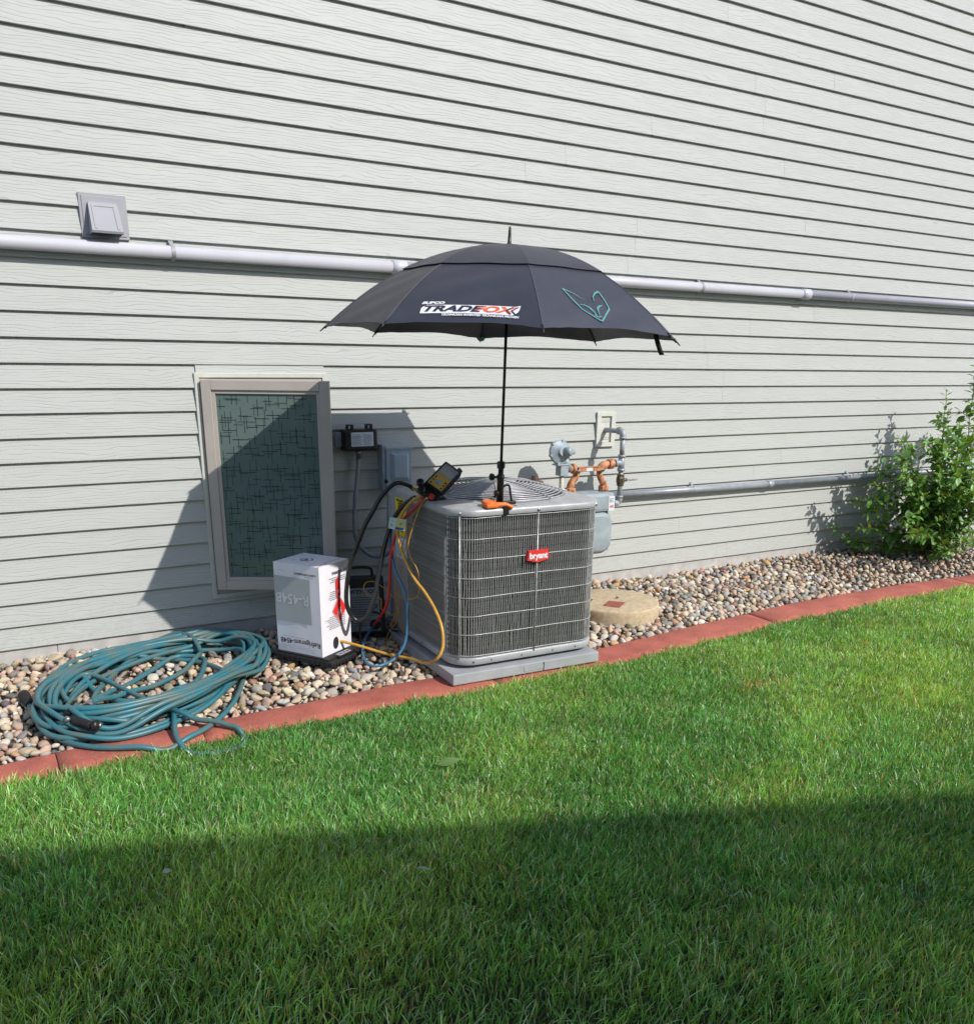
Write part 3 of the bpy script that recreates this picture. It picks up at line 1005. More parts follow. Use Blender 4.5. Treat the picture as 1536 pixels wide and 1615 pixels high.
# ------------------------------------------------------------------ gas meter set
GY = -0.205
gm = empty('gas_meter', 'pale grey gas meter with orange swivel fittings and regulator behind the condenser', 'gas meter', loc=(3.5, GY, 0.3))
def gp(mb, name, m): return under(mb.build(name, m), gm)
RX = 3.712
wf = empty('wall_flange', 'small pale square wall flange where the gas riser leaves the siding', 'flange', loc=(3.71, 0, 1.0))
f_ = MB()
f_.box(3.632, 3.785, -0.030, -0.003, 0.985, 1.012, bev=0.002)
f_.box(3.632, 3.785, -0.030, -0.003, 1.182, 1.209, bev=0.002)
f_.box(3.632, 3.665, -0.030, -0.003, 1.012, 1.182, bev=0.002)
f_.box(3.752, 3.785, -0.030, -0.003, 1.012, 1.182, bev=0.002)
f_.box(3.667, 3.750, -0.0165, -0.003, 1.014, 1.180)
under(f_.build('flange_plate', mat('white_flange', (0.60, 0.60, 0.55), 0.5, var=0.05)), wf)
gp(MB().tube([(RX, -0.01, 1.092), (RX, GY + 0.045, 1.097)], 0.0165, 16), 'outlet_pipe', MT['galv'])
def elbow(mb, p, d1, d2, r, bend=0.032):
    p, d1, d2 = Vector(p), Vector(d1).normalized(), Vector(d2).normalized()
    pts = [p + d1 * (bend + 0.012), p + d1 * bend]
    for t in np.linspace(0, 1, 8)[1:-1]:
        a = p + d1 * bend; b = p + d2 * bend
        pts.append(a * (1 - t) ** 2 + p * 2 * t * (1 - t) + b * t * t)
    pts += [p + d2 * bend, p + d2 * (bend + 0.012)]
    mb.tube(pts, r, 16)
    for d in (d1, d2):
        mb.cyl(p + d * (bend + 0.002), p + d * (bend + 0.016), r * 1.14, 16)
    return mb
gp(elbow(MB(), (RX, GY, 1.098), (0, 1, 0), (0, 0, -1), 0.0215), 'elbow', MT['galv_rust'])
gp(MB().cyl((RX, GY, 1.06), (RX, GY, 0.93), 0.0165, 16), 'riser_pipe', MT['galv_rust'])
t_ = MB()
t_.cyl((RX, GY, 0.945), (RX, GY, 0.845), 0.0215, 16)
t_.cyl((RX, GY, 0.948), (RX, GY, 0.930), 0.025, 16)
t_.cyl((RX, GY, 0.860), (RX, GY, 0.842), 0.025, 16)
t_.cyl((RX, GY, 0.895), (RX - 0.05, GY, 0.895), 0.0215, 16)
t_.cyl((RX - 0.04, GY, 0.895), (RX - 0.056, GY, 0.895), 0.025, 16)
gp(t_, 'tee', MT['galv'])
gp(MB().cyl((RX - 0.05, GY, 0.895), (RX - 0.13, GY, 0.892), 0.0175, 16), 'nipple', MT['galv_rust'])
gp(MB().cyl((RX, GY, 0.845), (RX, GY, 0.66), 0.0165, 16), 'drop_pipe', MT['galv_rust'])
v_ = MB()
v_.lathe([(0.018, 0), (0.024, 0.004), (0.024, 0.018), (0.028, 0.026), (0.028, 0.052), (0.024, 0.06), (0.024, 0.074), (0.018, 0.078)], (RX, GY, 0.745), (0, 0, 1), 8, False)
v_.cyl((RX, GY, 0.784), (RX + 0.045, GY - 0.012, 0.784), 0.011, 8)
gp(v_, 'shutoff_valve', mat('aged_valve_metal', (0.16, 0.13, 0.09), 0.5, metal=0.5, var=0.4, scale=60))
gp(MB().box(RX + 0.035, RX + 0.135, GY - 0.018, GY - 0.010, 0.777, 0.79, bev=0.002), 'valve_lever', MT['galv_rust'])
gp(elbow(MB(), (RX, GY, 0.635), (0, 0, 1), (0, 1, 0), 0.0215), 'elbow', MT['galv'])
gp(elbow(MB(), (RX - 0.002, GY - 0.001, 0.634), (-1, 0, 0), (0, 1, 0), 0.020), 'elbow', MT['galv'])
# orange swivels and bar
BX0, BX1 = 3.325, 3.56
o1 = MB()
o1.tube(catmull([(BX1 + 0.055, GY, 0.893), (BX1 + 0.02, GY, 0.890), (BX1 - 0.015, GY - 0.002, 0.872), (BX1 - 0.028, GY - 0.004, 0.835), (BX1 - 0.006, GY - 0.004, 0.79), (BX1 + 0.012, GY - 0.004, 0.765), (BX1 + 0.012, GY - 0.004, 0.735)], 5), [0.024] * 6 + [0.028] * 5 + [0.020] * 10 + [0.0225] * 10, 14)
o1.lathe([(0.030, 0), (0.033, 0.006), (0.033, 0.034), (0.030, 0.04)], (BX1 + 0.04, GY, 0.893), (1, 0, 0), 16)
o1.lathe([(0.026, 0), (0.034, 0.005), (0.034, 0.032), (0.028, 0.036)], (BX1 + 0.012, GY - 0.004, 0.722), (0, 0, 1), 8, False)
gp(o1, 'outlet_swivel', MT['orange_pipe'])
o2 = MB()
o2.tube(catmull([(BX0 - 0.045, GY, 0.874), (BX0 - 0.01, GY, 0.876), (BX0 + 0.02, GY - 0.002, 0.862), (BX0 + 0.022, GY - 0.004, 0.83), (BX0 - 0.008, GY - 0.004, 0.79), (BX0 - 0.018, GY - 0.004, 0.765), (BX0 - 0.018, GY - 0.004, 0.735)], 5), [0.022] * 6 + [0.027] * 5 + [0.022] * 10 + [0.024] * 10, 14)
o2.lathe([(0.026, 0), (0.036, 0.005), (0.036, 0.030), (0.030, 0.036)], (BX0 - 0.018, GY - 0.004, 0.722), (0, 0, 1), 8, False)
o2.lathe([(0.024, 0), (0.033, 0.006), (0.033, 0.022), (0.026, 0.03)], (BX0 - 0.012, GY, 0.876), (1, 0, 0), 16)
gp(o2, 'inlet_swivel', MT['orange_pipe'])
o3 = MB()
o3.box(BX0 + 0.015, BX1 - 0.03, GY - 0.040, GY - 0.030, 0.858, 0.888, bev=0.002)
o3.box(BX0 + 0.015, BX1 - 0.03, GY - 0.044, GY - 0.020, 0.884, 0.889)
gp(o3, 'meter_bar', MT['orange_pipe'])
for x in (BX0 + 0.018, BX1 - 0.028):
    bl = MB().lathe([(0.013, 0), (0.013, 0.010), (0.006, 0.012), (0.006, 0.022)], (x, GY - 0.03, 0.862), (0.1, -1, -0.1), 6, False)
    gp(bl, 'bar_bolt', MT['steel'])
gp(MB().box(BX0 + 0.075, BX0 + 0.125, GY - 0.0415, GY - 0.0405, 0.862, 0.882), 'sticker', MT['label_white'])
# regulator at the left
rx, ry, rz_ = 3.205, GY - 0.02, 0.985
ax = Vector((-0.05, -0.99, 0.16)).normalized()
RS = 0.86
r_ = MB()
r_.lathe([(a * RS, b) for a, b in ((0.02, -0.06), (0.045, -0.05), (0.078, -0.012), (0.088, -0.008), (0.088, 0.006), (0.078, 0.009), (0.050, 0.020), (0.03, 0.03), (0.028, 0.04))], (rx, ry, rz_), ax, 28)
gp(r_, 'diaphragm_case', MT['meter'])
q_ = MB()
q_.lathe([(0.028, 0), (0.028, 0.038), (0.022, 0.046), (0.010, 0.05)], Vector((rx, ry, rz_)) + ax * 0.03 + Vector((0.02, 0, 0)), (ax + Vector((0.5, 0, 0.0))), 18)
q_.cyl(Vector((rx + 0.02, ry, rz_ - 0.01)) + ax * 0.05, Vector((rx + 0.075, ry, rz_ - 0.005)) + ax * 0.05, 0.014, 12)
gp(q_, 'spring_cap', MT['meter'])
e_ = MB()
for a in range(6):
    an = a * PI / 3 + 0.5
    e1 = ax.orthogonal().normalized(); e2 = ax.cross(e1)
    c_ = Vector((rx, ry, rz_)) + (e1 * math.cos(an) + e2 * math.sin(an)) * 0.084 * RS
    gp(MB().cyl(c_ - ax * 0.012, c_ + ax * 0.014, 0.008, 6), 'case_bolt', MT['meter'])
d_ = MB()
d_.tube([(rx + 0.035, ry, rz_ - 0.04), (rx + 0.05, ry, rz_ - 0.075), (rx + 0.085, ry + 0.01, 0.878), (BX0 - 0.045, GY, 0.875)], [0.028, 0.026, 0.02, 0.02], 14)
d_.box(rx - 0.01, rx + 0.05, ry - 0.03, ry + 0.03, 0.84, 0.905, bev=0.006)
gp(d_, 'regulator_body', MT['meter'])
gp(MB().box(rx - 0.035, rx + 0.055, ry - 0.034, ry + 0.034, 0.905, 0.915, bev=0.003), 'mounting_flange', MT['galv'])
gp(MB().cyl((rx + 0.02, ry, 0.845), (rx + 0.02, ry, 0.62), 0.0145, 12), 'inlet_pipe', mat('pale_worn_pipe', (0.52, 0.50, 0.42), 0.6, scale=40, col2=(0.25, 0.2, 0.14), thr=(0.35, 0.5)))
# meter body
mbx = MB()
mbx.box(3.30, 3.605, GY - 0.09, GY + 0.075, 0.60, 0.722, bev=0.022)
gp(mbx, 'meter_top', MT['meter'])
V, F = [], []
def rrect(x0, x1, z0, z1, r, n=6):
    out = []
    for (cx2, cz2, a0_) in ((x1 - r, z1 - r, 0), (x0 + r, z1 - r, 90), (x0 + r, z0 + r, 180), (x1 - r, z0 + r, 270)):
        for i in range(n + 1):
            a = R(a0_ + 90 * i / n)
            out.append((cx2 + r * math.cos(a), cz2 + r * math.sin(a)))
    return out
ring = rrect(3.305, 3.60, 0.325, 0.60, 0.075)
nr = len(ring)
lay = [(0.9, GY + 0.07), (1.0, GY + 0.05), (1.0, GY - 0.045), (1.03, GY - 0.05), (1.03, GY - 0.06), (0.98, GY - 0.065), (0.9, GY - 0.095), (0.78, GY - 0.10)]
for s_, y in lay:
    for (x, z) in ring:
        V.append((3.4525 + (x - 3.4525) * s_, y, 0.4625 + (z - 0.4625) * s_))
for i in range(len(lay) - 1):
    for k in range(nr):
        k2 = (k + 1) % nr
        F.append((i * nr + k, i * nr + k2, (i + 1) * nr + k2, (i + 1) * nr + k))
F.append(tuple((len(lay) - 1) * nr + k for k in range(nr)))
mm = MB().add(V, F, True)
gp(mm, 'meter_case', MT['meter'])
bb = MB()
for k in range(0, nr, 4):
    x, z = ring[k]
    x = 3.4525 + (x - 3.4525) * 1.02; z = 0.4625 + (z - 0.4625) * 1.02
    gp(MB().cyl((x, GY - 0.058, z), (x, GY - 0.070, z), 0.007, 6), 'case_screw', MT['galv_rust'])
gp(MB().box(3.555, 3.603, GY - 0.0915, GY - 0.0895, 0.605, 0.70), 'tag_label', MT['label_white'])
under(put_text('162', 0.020, (3.579, GY - 0.092, 0.632), (1, 0, 0), (0, 0, 1), MT['ink_red'], None, 'lettering', offset=0.0008), gm)
tq = MB(); text_lines(tq, (3.579, GY - 0.0915, 0.672), (1, 0, 0), (0, 0, 1), 0.035, 0.03, 3, seed=8)
gp(tq, 'fine_print', MT['ink'])
gp(MB().lathe([(0.05, 0), (0.055, 0.006), (0.05, 0.014), (0.022, 0.018), (0.022, 0.045), (0.016, 0.047)], (3.04, -0.20, 0.80), (0, 0, 1), 18), 'vent_cap', MT['rust'])
gp(MB().cyl((3.04, -0.20, 0.80), (3.04, -0.20, 0.3), 0.018, 12), 'service_stub', MT['galv_rust'])
# supply pipe along the wall
sp = empty('gas_pipe', 'grey painted gas pipe running low along the siding into the shrub', 'pipe', loc=(3.7, -0.05, 0.657))
under(MB().cyl((3.70, -0.055, 0.660), (5.27, -0.055, 0.652), 0.0225, 18).build('pipe_length', MT['galv']), sp)
under(MB().lathe([(0.0225, 0), (0.027, 0.002), (0.027, 0.055), (0.0225, 0.057)], (5.255, -0.055, 0.652), (1, 0, 0), 18).build('coupling', MT['galv']), sp)
under(MB().cyl((5.30, -0.055, 0.652), (12, -0.055, 0.636), 0.0225, 18).build('pipe_length', MT['galv']), sp)
under(MB().tube([(3.70, -0.055, 0.660), (3.70, -0.10, 0.652), (3.705, -0.17, 0.640)], 0.0215, 16).build('elbow', MT['galv']), sp)
for x in (4.51, 6.2, 8.0):
    strap_at(x, -0.055, 0.656, 0.0225, MT['galv_rust'], sp)

# ------------------------------------------------------------------ condenser unit on its pad
pad = empty('equipment_pad', 'grey plastic pad under the air conditioner overlapping the red kerb', 'pad', loc=(PADP.x, PADP.y, 0.0), rz=-AROT)
PW_ = 0.86
b_ = MB().box(0, PW_, 0, PW_, 0.006, 0.061, bev=0.006)
b_.build('slab', MT['pad'], pad)
MB().box(0.40, 0.52, -0.0022, 0.003, 0.020, 0.044).build('moulded_badge', MT['pad'], pad)
MB().box(0.515, 0.519, -0.0034, 0.003, 0.012, 0.054).build('seam', MT['kerb_gap'], pad)

AW = 0.85
ac = empty('air_conditioner', 'square grey outdoor condenser with wire guard, curved corners and red badge', 'air conditioner', loc=(1.93, -1.225, 0.0), rz=-AROT)
def rsq(ins, r, n=8, w=AW):
    """points round a rounded square inset by ins, counter clockwise from the front left"""
    out = []
    a_, b2 = ins, w - ins
    r = max(r, 0.004)
    for (cx2, cy2, a0_) in ((b2 - r, a_ + r, 270), (b2 - r, b2 - r, 0), (a_ + r, b2 - r, 90), (a_ + r, a_ + r, 180)):
        for i in range(n + 1):
            a = R(a0_ + 90 * i / n)
            out.append((cx2 + r * math.cos(a), cy2 + r * math.sin(a)))
    return out
CR = 0.125
def band(mb, prof, n=8):
    """prof: list of (inset, z)"""
    N = 4 * (n + 1)
    V, F = [], []
    for ins, z in prof:
        for (x, y) in rsq(ins, CR - ins, n):
            V.append((x, y, z))
    for i in range(len(prof) - 1):
        for k in range(N):
            k2 = (k + 1) % N
            F.append((i * N + k, i * N + k2, (i + 1) * N + k2, (i + 1) * N + k))
    mb.add(V, F, True)
    return mb
band(MB(), [(0.05, 0.078), (0.004, 0.080), (0.0, 0.083), (0.0, 0.113), (0.003, 0.117), (0.030, 0.118), (0.032, 0.10)]).build('base_pan', MT['ac_paint'], ac)
ft = MB()
for x, y in ((0.16, 0.16), (AW - 0.16, 0.16), (0.16, AW - 0.16), (AW - 0.16, AW - 0.16)):
    ft.cyl((x, y, 0.060), (x, y, 0.082), 0.03, 12)
ft.box(0.1, AW - 0.1, 0.12, AW - 0.1, 0.079, 0.084)
ft.build('feet', MT['black'], ac)
sc = MB()
for (x, y, nx, ny) in ((0.10, 0.0, 0, -1), (0.20, 0, 0, -1), (0.375, 0, 0, -1), (0.56, 0, 0, -1), (0.70, 0, 0, -1), (0, 0.2, -1, 0), (0, 0.4, -1, 0)):
    MB().cyl((x + nx * -0.002, y + ny * -0.002, 0.098), (x + nx * 0.002, y + ny * 0.002, 0.098), 0.0035, 8).build('base_screw', MT['black'], ac)
cl = MB()
band(cl, [(0.034, 0.10), (0.034, 0.822)], 8)
cl.build('coil', MT['coil'], ac)
band(MB(), [(0.060, 0.80), (0.060, 0.10)], 8).build('coil_back', MT['dark_room'], ac)
MB().box(0.06, AW - 0.06, 0.06, AW - 0.06, 0.10, 0.12).build('pan_floor', MT['dark_room'], ac)
# refrigerant tube lines showing as darker rows
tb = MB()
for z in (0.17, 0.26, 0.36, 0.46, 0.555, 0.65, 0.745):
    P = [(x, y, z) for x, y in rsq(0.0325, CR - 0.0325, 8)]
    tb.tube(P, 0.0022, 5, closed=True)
tb.build('coil_rows', mat('dark_tube_rows', (0.018, 0.017, 0.016), 0.6), ac)
# upright wires: a few bent variants, shared by all
WZA, WZB = 0.122, 0.822
wv = []
for k in range(6):
    r_ = random.Random(70 + k)
    P = []
    nn = 12
    for i in range(nn + 1):
        t = i / nn
        bend = (0.0 if k == 0 else 0.0022 * math.sin(t * PI * r_.uniform(2, 6) + r_.uniform(0, 6)) * (1.6 - t))
        P.append((bend, 0, WZA + (WZB - WZA) * t))
    m_ = MB().tube(P, 0.0018, 5, caps=False)
    me = bpy.data.meshes.new('upright_wire')
    me.from_pydata(m_.v, [], m_.f)
    me.polygons.foreach_set('use_smooth', m_.sm)
    me.materials.append(MT['ac_wire'])
    wv.append(me)
def perim(s, ins=0.006):
    """point and tangent angle at arc length s round the cage, from the middle of the front going right"""
    r = CR - ins
    L = AW - 2 * CR
    arc = PI / 2 * r
    tot = 4 * (L + arc)
    s = s % tot
    segs = [('l', (CR + L / 2, ins), (1, 0), L / 2), ('a', (AW - CR, CR), 270, arc), ('l', (AW - ins, CR), (0, 1), L), ('a', (AW - CR, AW - CR), 0, arc),
            ('l', (AW - CR, AW - ins), (-1, 0), L), ('a', (CR, AW - CR), 90, arc), ('l', (ins, AW - CR), (0, -1), L), ('a', (CR, CR), 180, arc), ('l', (CR, ins), (1, 0), L / 2)]
    for q in segs:
        if s <= q[3]:
            if q[0] == 'l':
                return (q[1][0] + q[2][0] * s, q[1][1] + q[2][1] * s), math.atan2(q[2][1], q[2][0])
            a = R(q[2]) + s / r
            return (q[1][0] + r * math.cos(a), q[1][1] + r * math.sin(a)), a + PI / 2
        s -= q[3]
    return (CR + L / 2, ins), 0
LT = 4 * (AW - 2 * CR + PI / 2 * (CR - 0.006))
nw = int(LT / 0.0128)
for i in range(nw):
    (x, y), a = perim(i * LT / nw)
    if x < 0.05 and y > 0.585: continue
    if y > AW - 0.05: continue
    o = bpy.data.objects.new('upright_wire', wv[0] if (x < 0.02 or random.random() < 0.35) else random.choice(wv[1:]))
    C.objects.link(o)
    o.parent = ac
    o.location = (x, y, 0)
    o.rotation_euler = (0, 0, a)
for z in (0.128, 0.237, 0.332, 0.427, 0.522, 0.616, 0.714, 0.817):
    P = []
    for s in np.linspace(0, LT, 120, endpoint=False):
        (x, y), a = perim(s, 0.003)
        P.append((x, y, z + 0.0012 * math.sin(s * 14 + z * 50)))
    MB().tube(P, 0.0020, 6, closed=True).build('ring_wire', MT['ac_wire'], ac)
for x in (0.036, 0.447):
    y = 0.0 if x > CR else CR - math.sqrt(max(0, CR ** 2 - (CR - x) ** 2))
    MB().tube([(x, y - 0.001, 0.112), (x + 0.001, y - 0.001, 0.4), (x, y - 0.001, 0.832)], 0.0040, 6).build('tie_rod', MT['ac_wire'], ac)
# slotted metal strip inside the left face
st = MB()
for i in range(26):
    z = 0.14 + i * 0.0265
    st.box(0.0285, 0.0325, 0.145, 0.157, z, z + 0.014)
st.build('slotted_strip', MT['label_white'], ac)
# control panel corner at the back left
cp = MB()
cp.box(-0.002, 0.034, 0.59, 0.84, 0.112, 0.835, bev=0.003)
cp.build('control_panel', MT['ac_paint'], ac)
MB().box(-0.0042, -0.0018, 0.600, 0.735, 0.625, 0.838).build('warning_label', MT['label_yellow'], ac)
put_text('DISCONNECT\nPOWER\nBEFORE', 0.016, (-0.0045, 0.668, 0.795), (0, -1, 0), (0, 0, 1), MT['ink'], ac, offset=0.0008)
t_ = MB()
text_lines(t_, (-0.0042, 0.668, 0.70), (0, -1, 0), (0, 0, 1), 0.11, 0.11, 9, seed=12)
t_.build('fine_print', MT['ink'], ac)
MB().box(-0.0042, -0.0018, 0.600, 0.735, 0.50, 0.615).build('rating_plate', MT['label_white'], ac)
t_ = MB()
text_lines(t_, (-0.0042, 0.668, 0.557), (0, -1, 0), (0, 0, 1), 0.11, 0.09, 8, seed=13)
t_.build('plate_print', MT['ink_grey'], ac)
# badge: five sided red shield with the maker's word
bx, bz = 0.447, 0.612
V2 = [(-0.064, -0.022), (0.0, -0.036), (0.064, -0.022), (0.060, 0.026), (-0.056, 0.026)]
V = [(bx + x, -0.006, bz + z) for x, z in V2] + [(bx + x * 0.97, -0.015, bz + z * 0.95) for x, z in V2] + [(bx + x, 0.002, bz + z) for x, z in V2]
F = [(9, 8, 7, 6, 5)] + [(i, (i + 1) % 5, (i + 1) % 5 + 5, i + 5) for i in range(5)] + [((i + 1) % 5, i, i + 10, (i + 1) % 5 + 10) for i in range(5)]
bd = MB().add(V, [tuple(reversed(f)) for f in F]).build('badge', MT['ink_red'], ac)
put_text('bryant', 0.042, (bx, -0.016, bz - 0.001), (1, 0, 0), (0, 0, 1), MT['logo_white'], ac, offset=0.0016, space=0.95)
# lid with a round opening
HR = 0.378
lid = MB()
n_ = 8
N = 4 * (n_ + 1)
prof = [(0.010, 0.822), (-0.004, 0.824), (-0.006, 0.828), (-0.006, 0.848), (0.000, 0.857), (0.012, 0.860)]
V, F = [], []
for ins, z in prof:
    for (x, y) in rsq(ins, CR + 0.004 - ins, n_):
        V.append((x, y, z))
base_pts = rsq(0.012, CR - 0.008, n_)
c0_ = AW / 2
for (rad, z) in ((HR + 0.012, 0.872), (HR, 0.876), (HR - 0.006, 0.868), (HR - 0.010, 0.80)):
    for (x, y) in base_pts:
        a = math.atan2(y - c0_, x - c0_)
        V.append((c0_ + rad * math.cos(a), c0_ + rad * math.sin(a), z))
for i in range(len(prof) + 3):
    for k in range(N):
        k2 = (k + 1) % N
        F.append((i * N + k, i * N + k2, (i + 1) * N + k2, (i + 1) * N + k))
lid.add(V, F, True)
lid_o = lid.build('lid', MT['ac_paint'], ac)
sb = MB()
for x in (0.036, 0.447, 0.80):
    y = -0.006 if x > CR else CR - math.sqrt(max(0, (CR + 0.004) ** 2 - (CR - x) ** 2))
    if x > AW - CR: y = CR - math.sqrt(max(0, (CR + 0.004) ** 2 - (x - AW + CR) ** 2))
    MB().lathe([(0.008, 0), (0.008, 0.004), (0.004, 0.006)], (x, y, 0.838), (0, -1, 0), 8, False).build('lid_screw', MT['steel'], ac)
# fan guard
def dome(r): return 0.874 + 0.058 * (1 - (r / HR) ** 2.3)
k = 0
r = 0.118
while r < HR - 0.004:
    P = [(c0_ + r * math.cos(a), c0_ + r * math.sin(a), dome(r)) for a in np.linspace(0, 2 * PI, 72, endpoint=False)]
    MB().tube(P, 0.0031, 6, closed=True).build('guard_ring', MT['guard_wire'], ac)
    r += 0.0195
for i in range(8):
    a = i * PI / 4 + 0.35
    P = [(c0_ + q * math.cos(a), c0_ + q * math.sin(a), dome(q) + 0.004) for q in np.linspace(0.06, HR + 0.014, 12)]
    P[-1] = (P[-1][0], P[-1][1], 0.878)
    MB().tube(P, 0.0030, 6).build('guard_spoke', MT['guard_wire'], ac)
MB().lathe([(0.0, dome(0) + 0.003), (0.06, dome(0) + 0.003), (0.112, dome(0.1)), (0.118, dome(0.118) - 0.002)], (c0_, c0_, 0), (0, 0, 1), 32).build('guard_hub', MT['guard_wire'], ac)
MB().lathe([(0.07, 0.62), (0.085, 0.64), (0.085, 0.80), (0.07, 0.81), (0.02, 0.812)], (c0_, c0_, 0), (0, 0, 1), 24).build('fan_motor', MT['black'], ac)
for i in range(4):
    a0_ = i * PI / 2 + 0.2
    V, F = [], []
    for iu, rr_ in enumerate((0.08, 0.2, 0.30, 0.355)):
        for iv, t in enumerate((-1, 0, 1)):
            a = a0_ + t * (0.42 + 0.12 * iu / 3)
            V.append((c0_ + rr_ * math.cos(a), c0_ + rr_ * math.sin(a), 0.70 + 0.035 * t + 0.01 * (1 - t * t)))
    for iu in range(3):
        for iv in range(2):
            q = iu * 3 + iv
            F.append((q, q + 3, q + 4, q + 1))
    bo = link_mesh('fan_blade', V, F, MT['guard_wire'], ac, True)
    md = bo.modifiers.new('thickness', 'SOLIDIFY'); md.thickness = 0.003

# ------------------------------------------------------------------ concrete well cover
wc = empty('well_cover', 'round tan concrete cover with a red painted square, half behind the condenser', 'concrete cover', loc=(WELL[0], WELL[1], 0))
V, F = [], []
ns = 96
rw = random.Random(9)
pr_ = [(WELL[2] * 0.99, -0.03), (WELL[2], 0.0), (WELL[2] * 1.0, 0.055), (WELL[2] * 0.999, 0.080), (WELL[2] * 0.985, 0.0895), (WELL[2] * 0.975, 0.0905), (WELL[2] * 0.5, 0.093), (0.01, 0.093)]
for i, (r, z) in enumerate(pr_):
    for k in range(ns):
        a = 2 * PI * k / ns
        j = 0.0 if i > 3 else rw.uniform(-0.0015, 0.001)
        V.append(((r + j) * math.cos(a), (r + j) * math.sin(a), z + (rw.uniform(-0.0007, 0.0007) if 1 < i < 6 else 0)))
for i in range(len(pr_) - 1):
    for k in range(ns):
        k2 = (k + 1) % ns
        F.append((i * ns + k, i * ns + k2, (i + 1) * ns + k2, (i + 1) * ns + k))
F.append(tuple((len(pr_) - 1) * ns + k for k in range(ns)))
link_mesh('slab', V, F, MT['concrete'], wc, True)
q = [(3.28, -0.60), (3.395, -0.565), (3.43, -0.69), (3.31, -0.735)]
q = [(3.262, -0.665), (3.37, -0.588), (3.438, -0.672), (3.326, -0.75)]
link_mesh('painted_square', [(x - WELL[0], y - WELL[1], z) for z in (0.0945,) for x, y in q] , [(3, 2, 1, 0)], MT['red_paint'], wc)
wc2 = SV[3]
for (x, y, s) in ((3.265, -0.535, 0.018), (3.45, -0.57, 0.014)):
    me = bpy.data.meshes.new('loose_stone')
    me.from_pydata([tuple(v) for v in SV[5][0]], [], [tuple(int(i) for i in f) for f in SV[5][1]])
    set_tone(me, np.tile([0.09, 0.075, 0.07, 1.0], (len(SV[5][0]), 1)))
    me.materials.append(MT['stone'])
    o = bpy.data.objects.new('loose_stone', me)
    C.objects.link(o)
    o.location = (x, y, 0.101); o.scale = (s, s, s * 0.7)
    tag(o, 'dark pebble lying on the round concrete cover nearer the ' + ('condenser' if x < 3.3 else 'middle'), 'pebble', 'pebbles on the concrete cover')
#PART2#
# ------------------------------------------------------------------ umbrella
UC = Vector((2.188, -1.217, 1.639)); UN = Vector((0.021, -0.004, 1.0)).normalized()
UE1 = Vector((0, 1, 0)).cross(UN).normalized(); UE2 = UN.cross(UE1)
UR, UPH, UH = 0.805, -0.379, 0.36
um = empty('umbrella', 'open navy black golf umbrella standing over the air conditioner', 'umbrella', loc=tuple(UC))
UL = lambda p: p - UC            # children live in the umbrella's own frame
def urib(k, r, lift=0.0):
    a = UPH + k * PI / 4
    return UC + (UE1 * math.cos(a) + UE2 * math.sin(a)) * UR * r + UN * (UH * (1 - r ** 2.1) + lift)
def usurf(k, t, r, lift=0.0):
    re = r * (1 - 0.020 * 4 * t * (1 - t) * r ** 4)
    p = urib(k, re) * (1 - t) + urib(k + 1, re) * t
    if lift:
        p = p + ((p - UC).normalized() * 0.5 + UN * 0.85) * lift
    return p
def upanel(k, r0, r1, nt, nr_, lift, seed):
    r_ = random.Random(seed)
    V, F = [], []
    for j in range(nr_ + 1):
        r = r0 + (r1 - r0) * j / nr_
        for i in range(nt + 1):
            t = i / nt
            w = 0.0025 * math.sin(t * 9 + j * 0.7 + seed) * r * 4 * t * (1 - t)
            # tension creases running in from the tips
            cr_ = 0.0016 * math.sin(38 * (t + 0.25 * (1 - r))) * math.exp(-((1 - r) / 0.12) ** 2) * min(1.0, 8 * min(t, 1 - t)) * math.exp(-(min(t, 1 - t) / 0.22) ** 2)
            V.append(UL(usurf(k, t, r, 0.0) + UN * (lift * (1.0 if r < r1 * 0.9 else 1.0) + w + cr_)))
    for j in range(nr_):
        for i in range(nt):
            a = j * (nt + 1) + i
            F.append((a, a + nt + 1, a + nt + 2, a + 1))
    return V, F
for k in range(8):
    V, F = upanel(k, 0.46, 1.0, 24, 30, 0.0, k)
    link_mesh('canopy_panel', V, F, MT['canopy'], um, True)
    V, F = upanel(k, 0.02, 0.585, 16, 14, 0.007, k + 20)
    link_mesh('vent_panel', V, F, MT['canopy'], um, True)
    P = [UL(urib(k, r, -0.006)) for r in np.linspace(0.03, 1.0, 16)]
    MB().tube(P, 0.0028, 6).build('rib', MT['black'], um)
    q = UL(urib(k, 0.52, -0.008))
    MB().tube([UN * 0.13 + q.normalized() * 0.02, q], 0.0030, 6).build('strut', MT['black'], um)
    d = (urib(k, 1.0) - urib(k, 0.95)).normalized()
    MB().tube([UL(urib(k, 0.985)), UL(urib(k, 1.0) + d * 0.028)], [0.0045, 0.0022], 8).build('rib_tip', MT['black'], um)
    # stitched seam over the rib
    P = [UL(urib(k, r, 0.0012)) for r in np.linspace(0.585, 0.995, 14)]
    MB().tube(P, 0.0014, 5).build('seam', mat('seam_thread', (0.11, 0.11, 0.13), 0.6) if k == 0 else bpy.data.materials['seam_thread'], um)
PB = Vector((2.183, -1.198, 0.875))
pd = (UC - PB).normalized()
MB().tube([PB - UC + pd * 0.02, UN * (UH - 0.005)], 0.0068, 10).build('pole', MT['black'], um)
MB().lathe([(0.020, 0.0), (0.017, 0.006), (0.0085, 0.014), (0.0065, 0.05), (0.0055, 0.075), (0.003, 0.08)], UN * (UH + 0.004), UN, 14).build('finial', MT['black'], um)
MB().lathe([(0.012, 0), (0.022, 0.01), (0.022, 0.025), (0.012, 0.04)], UN * 0.115, UN, 14).build('runner', MT['black'], um)
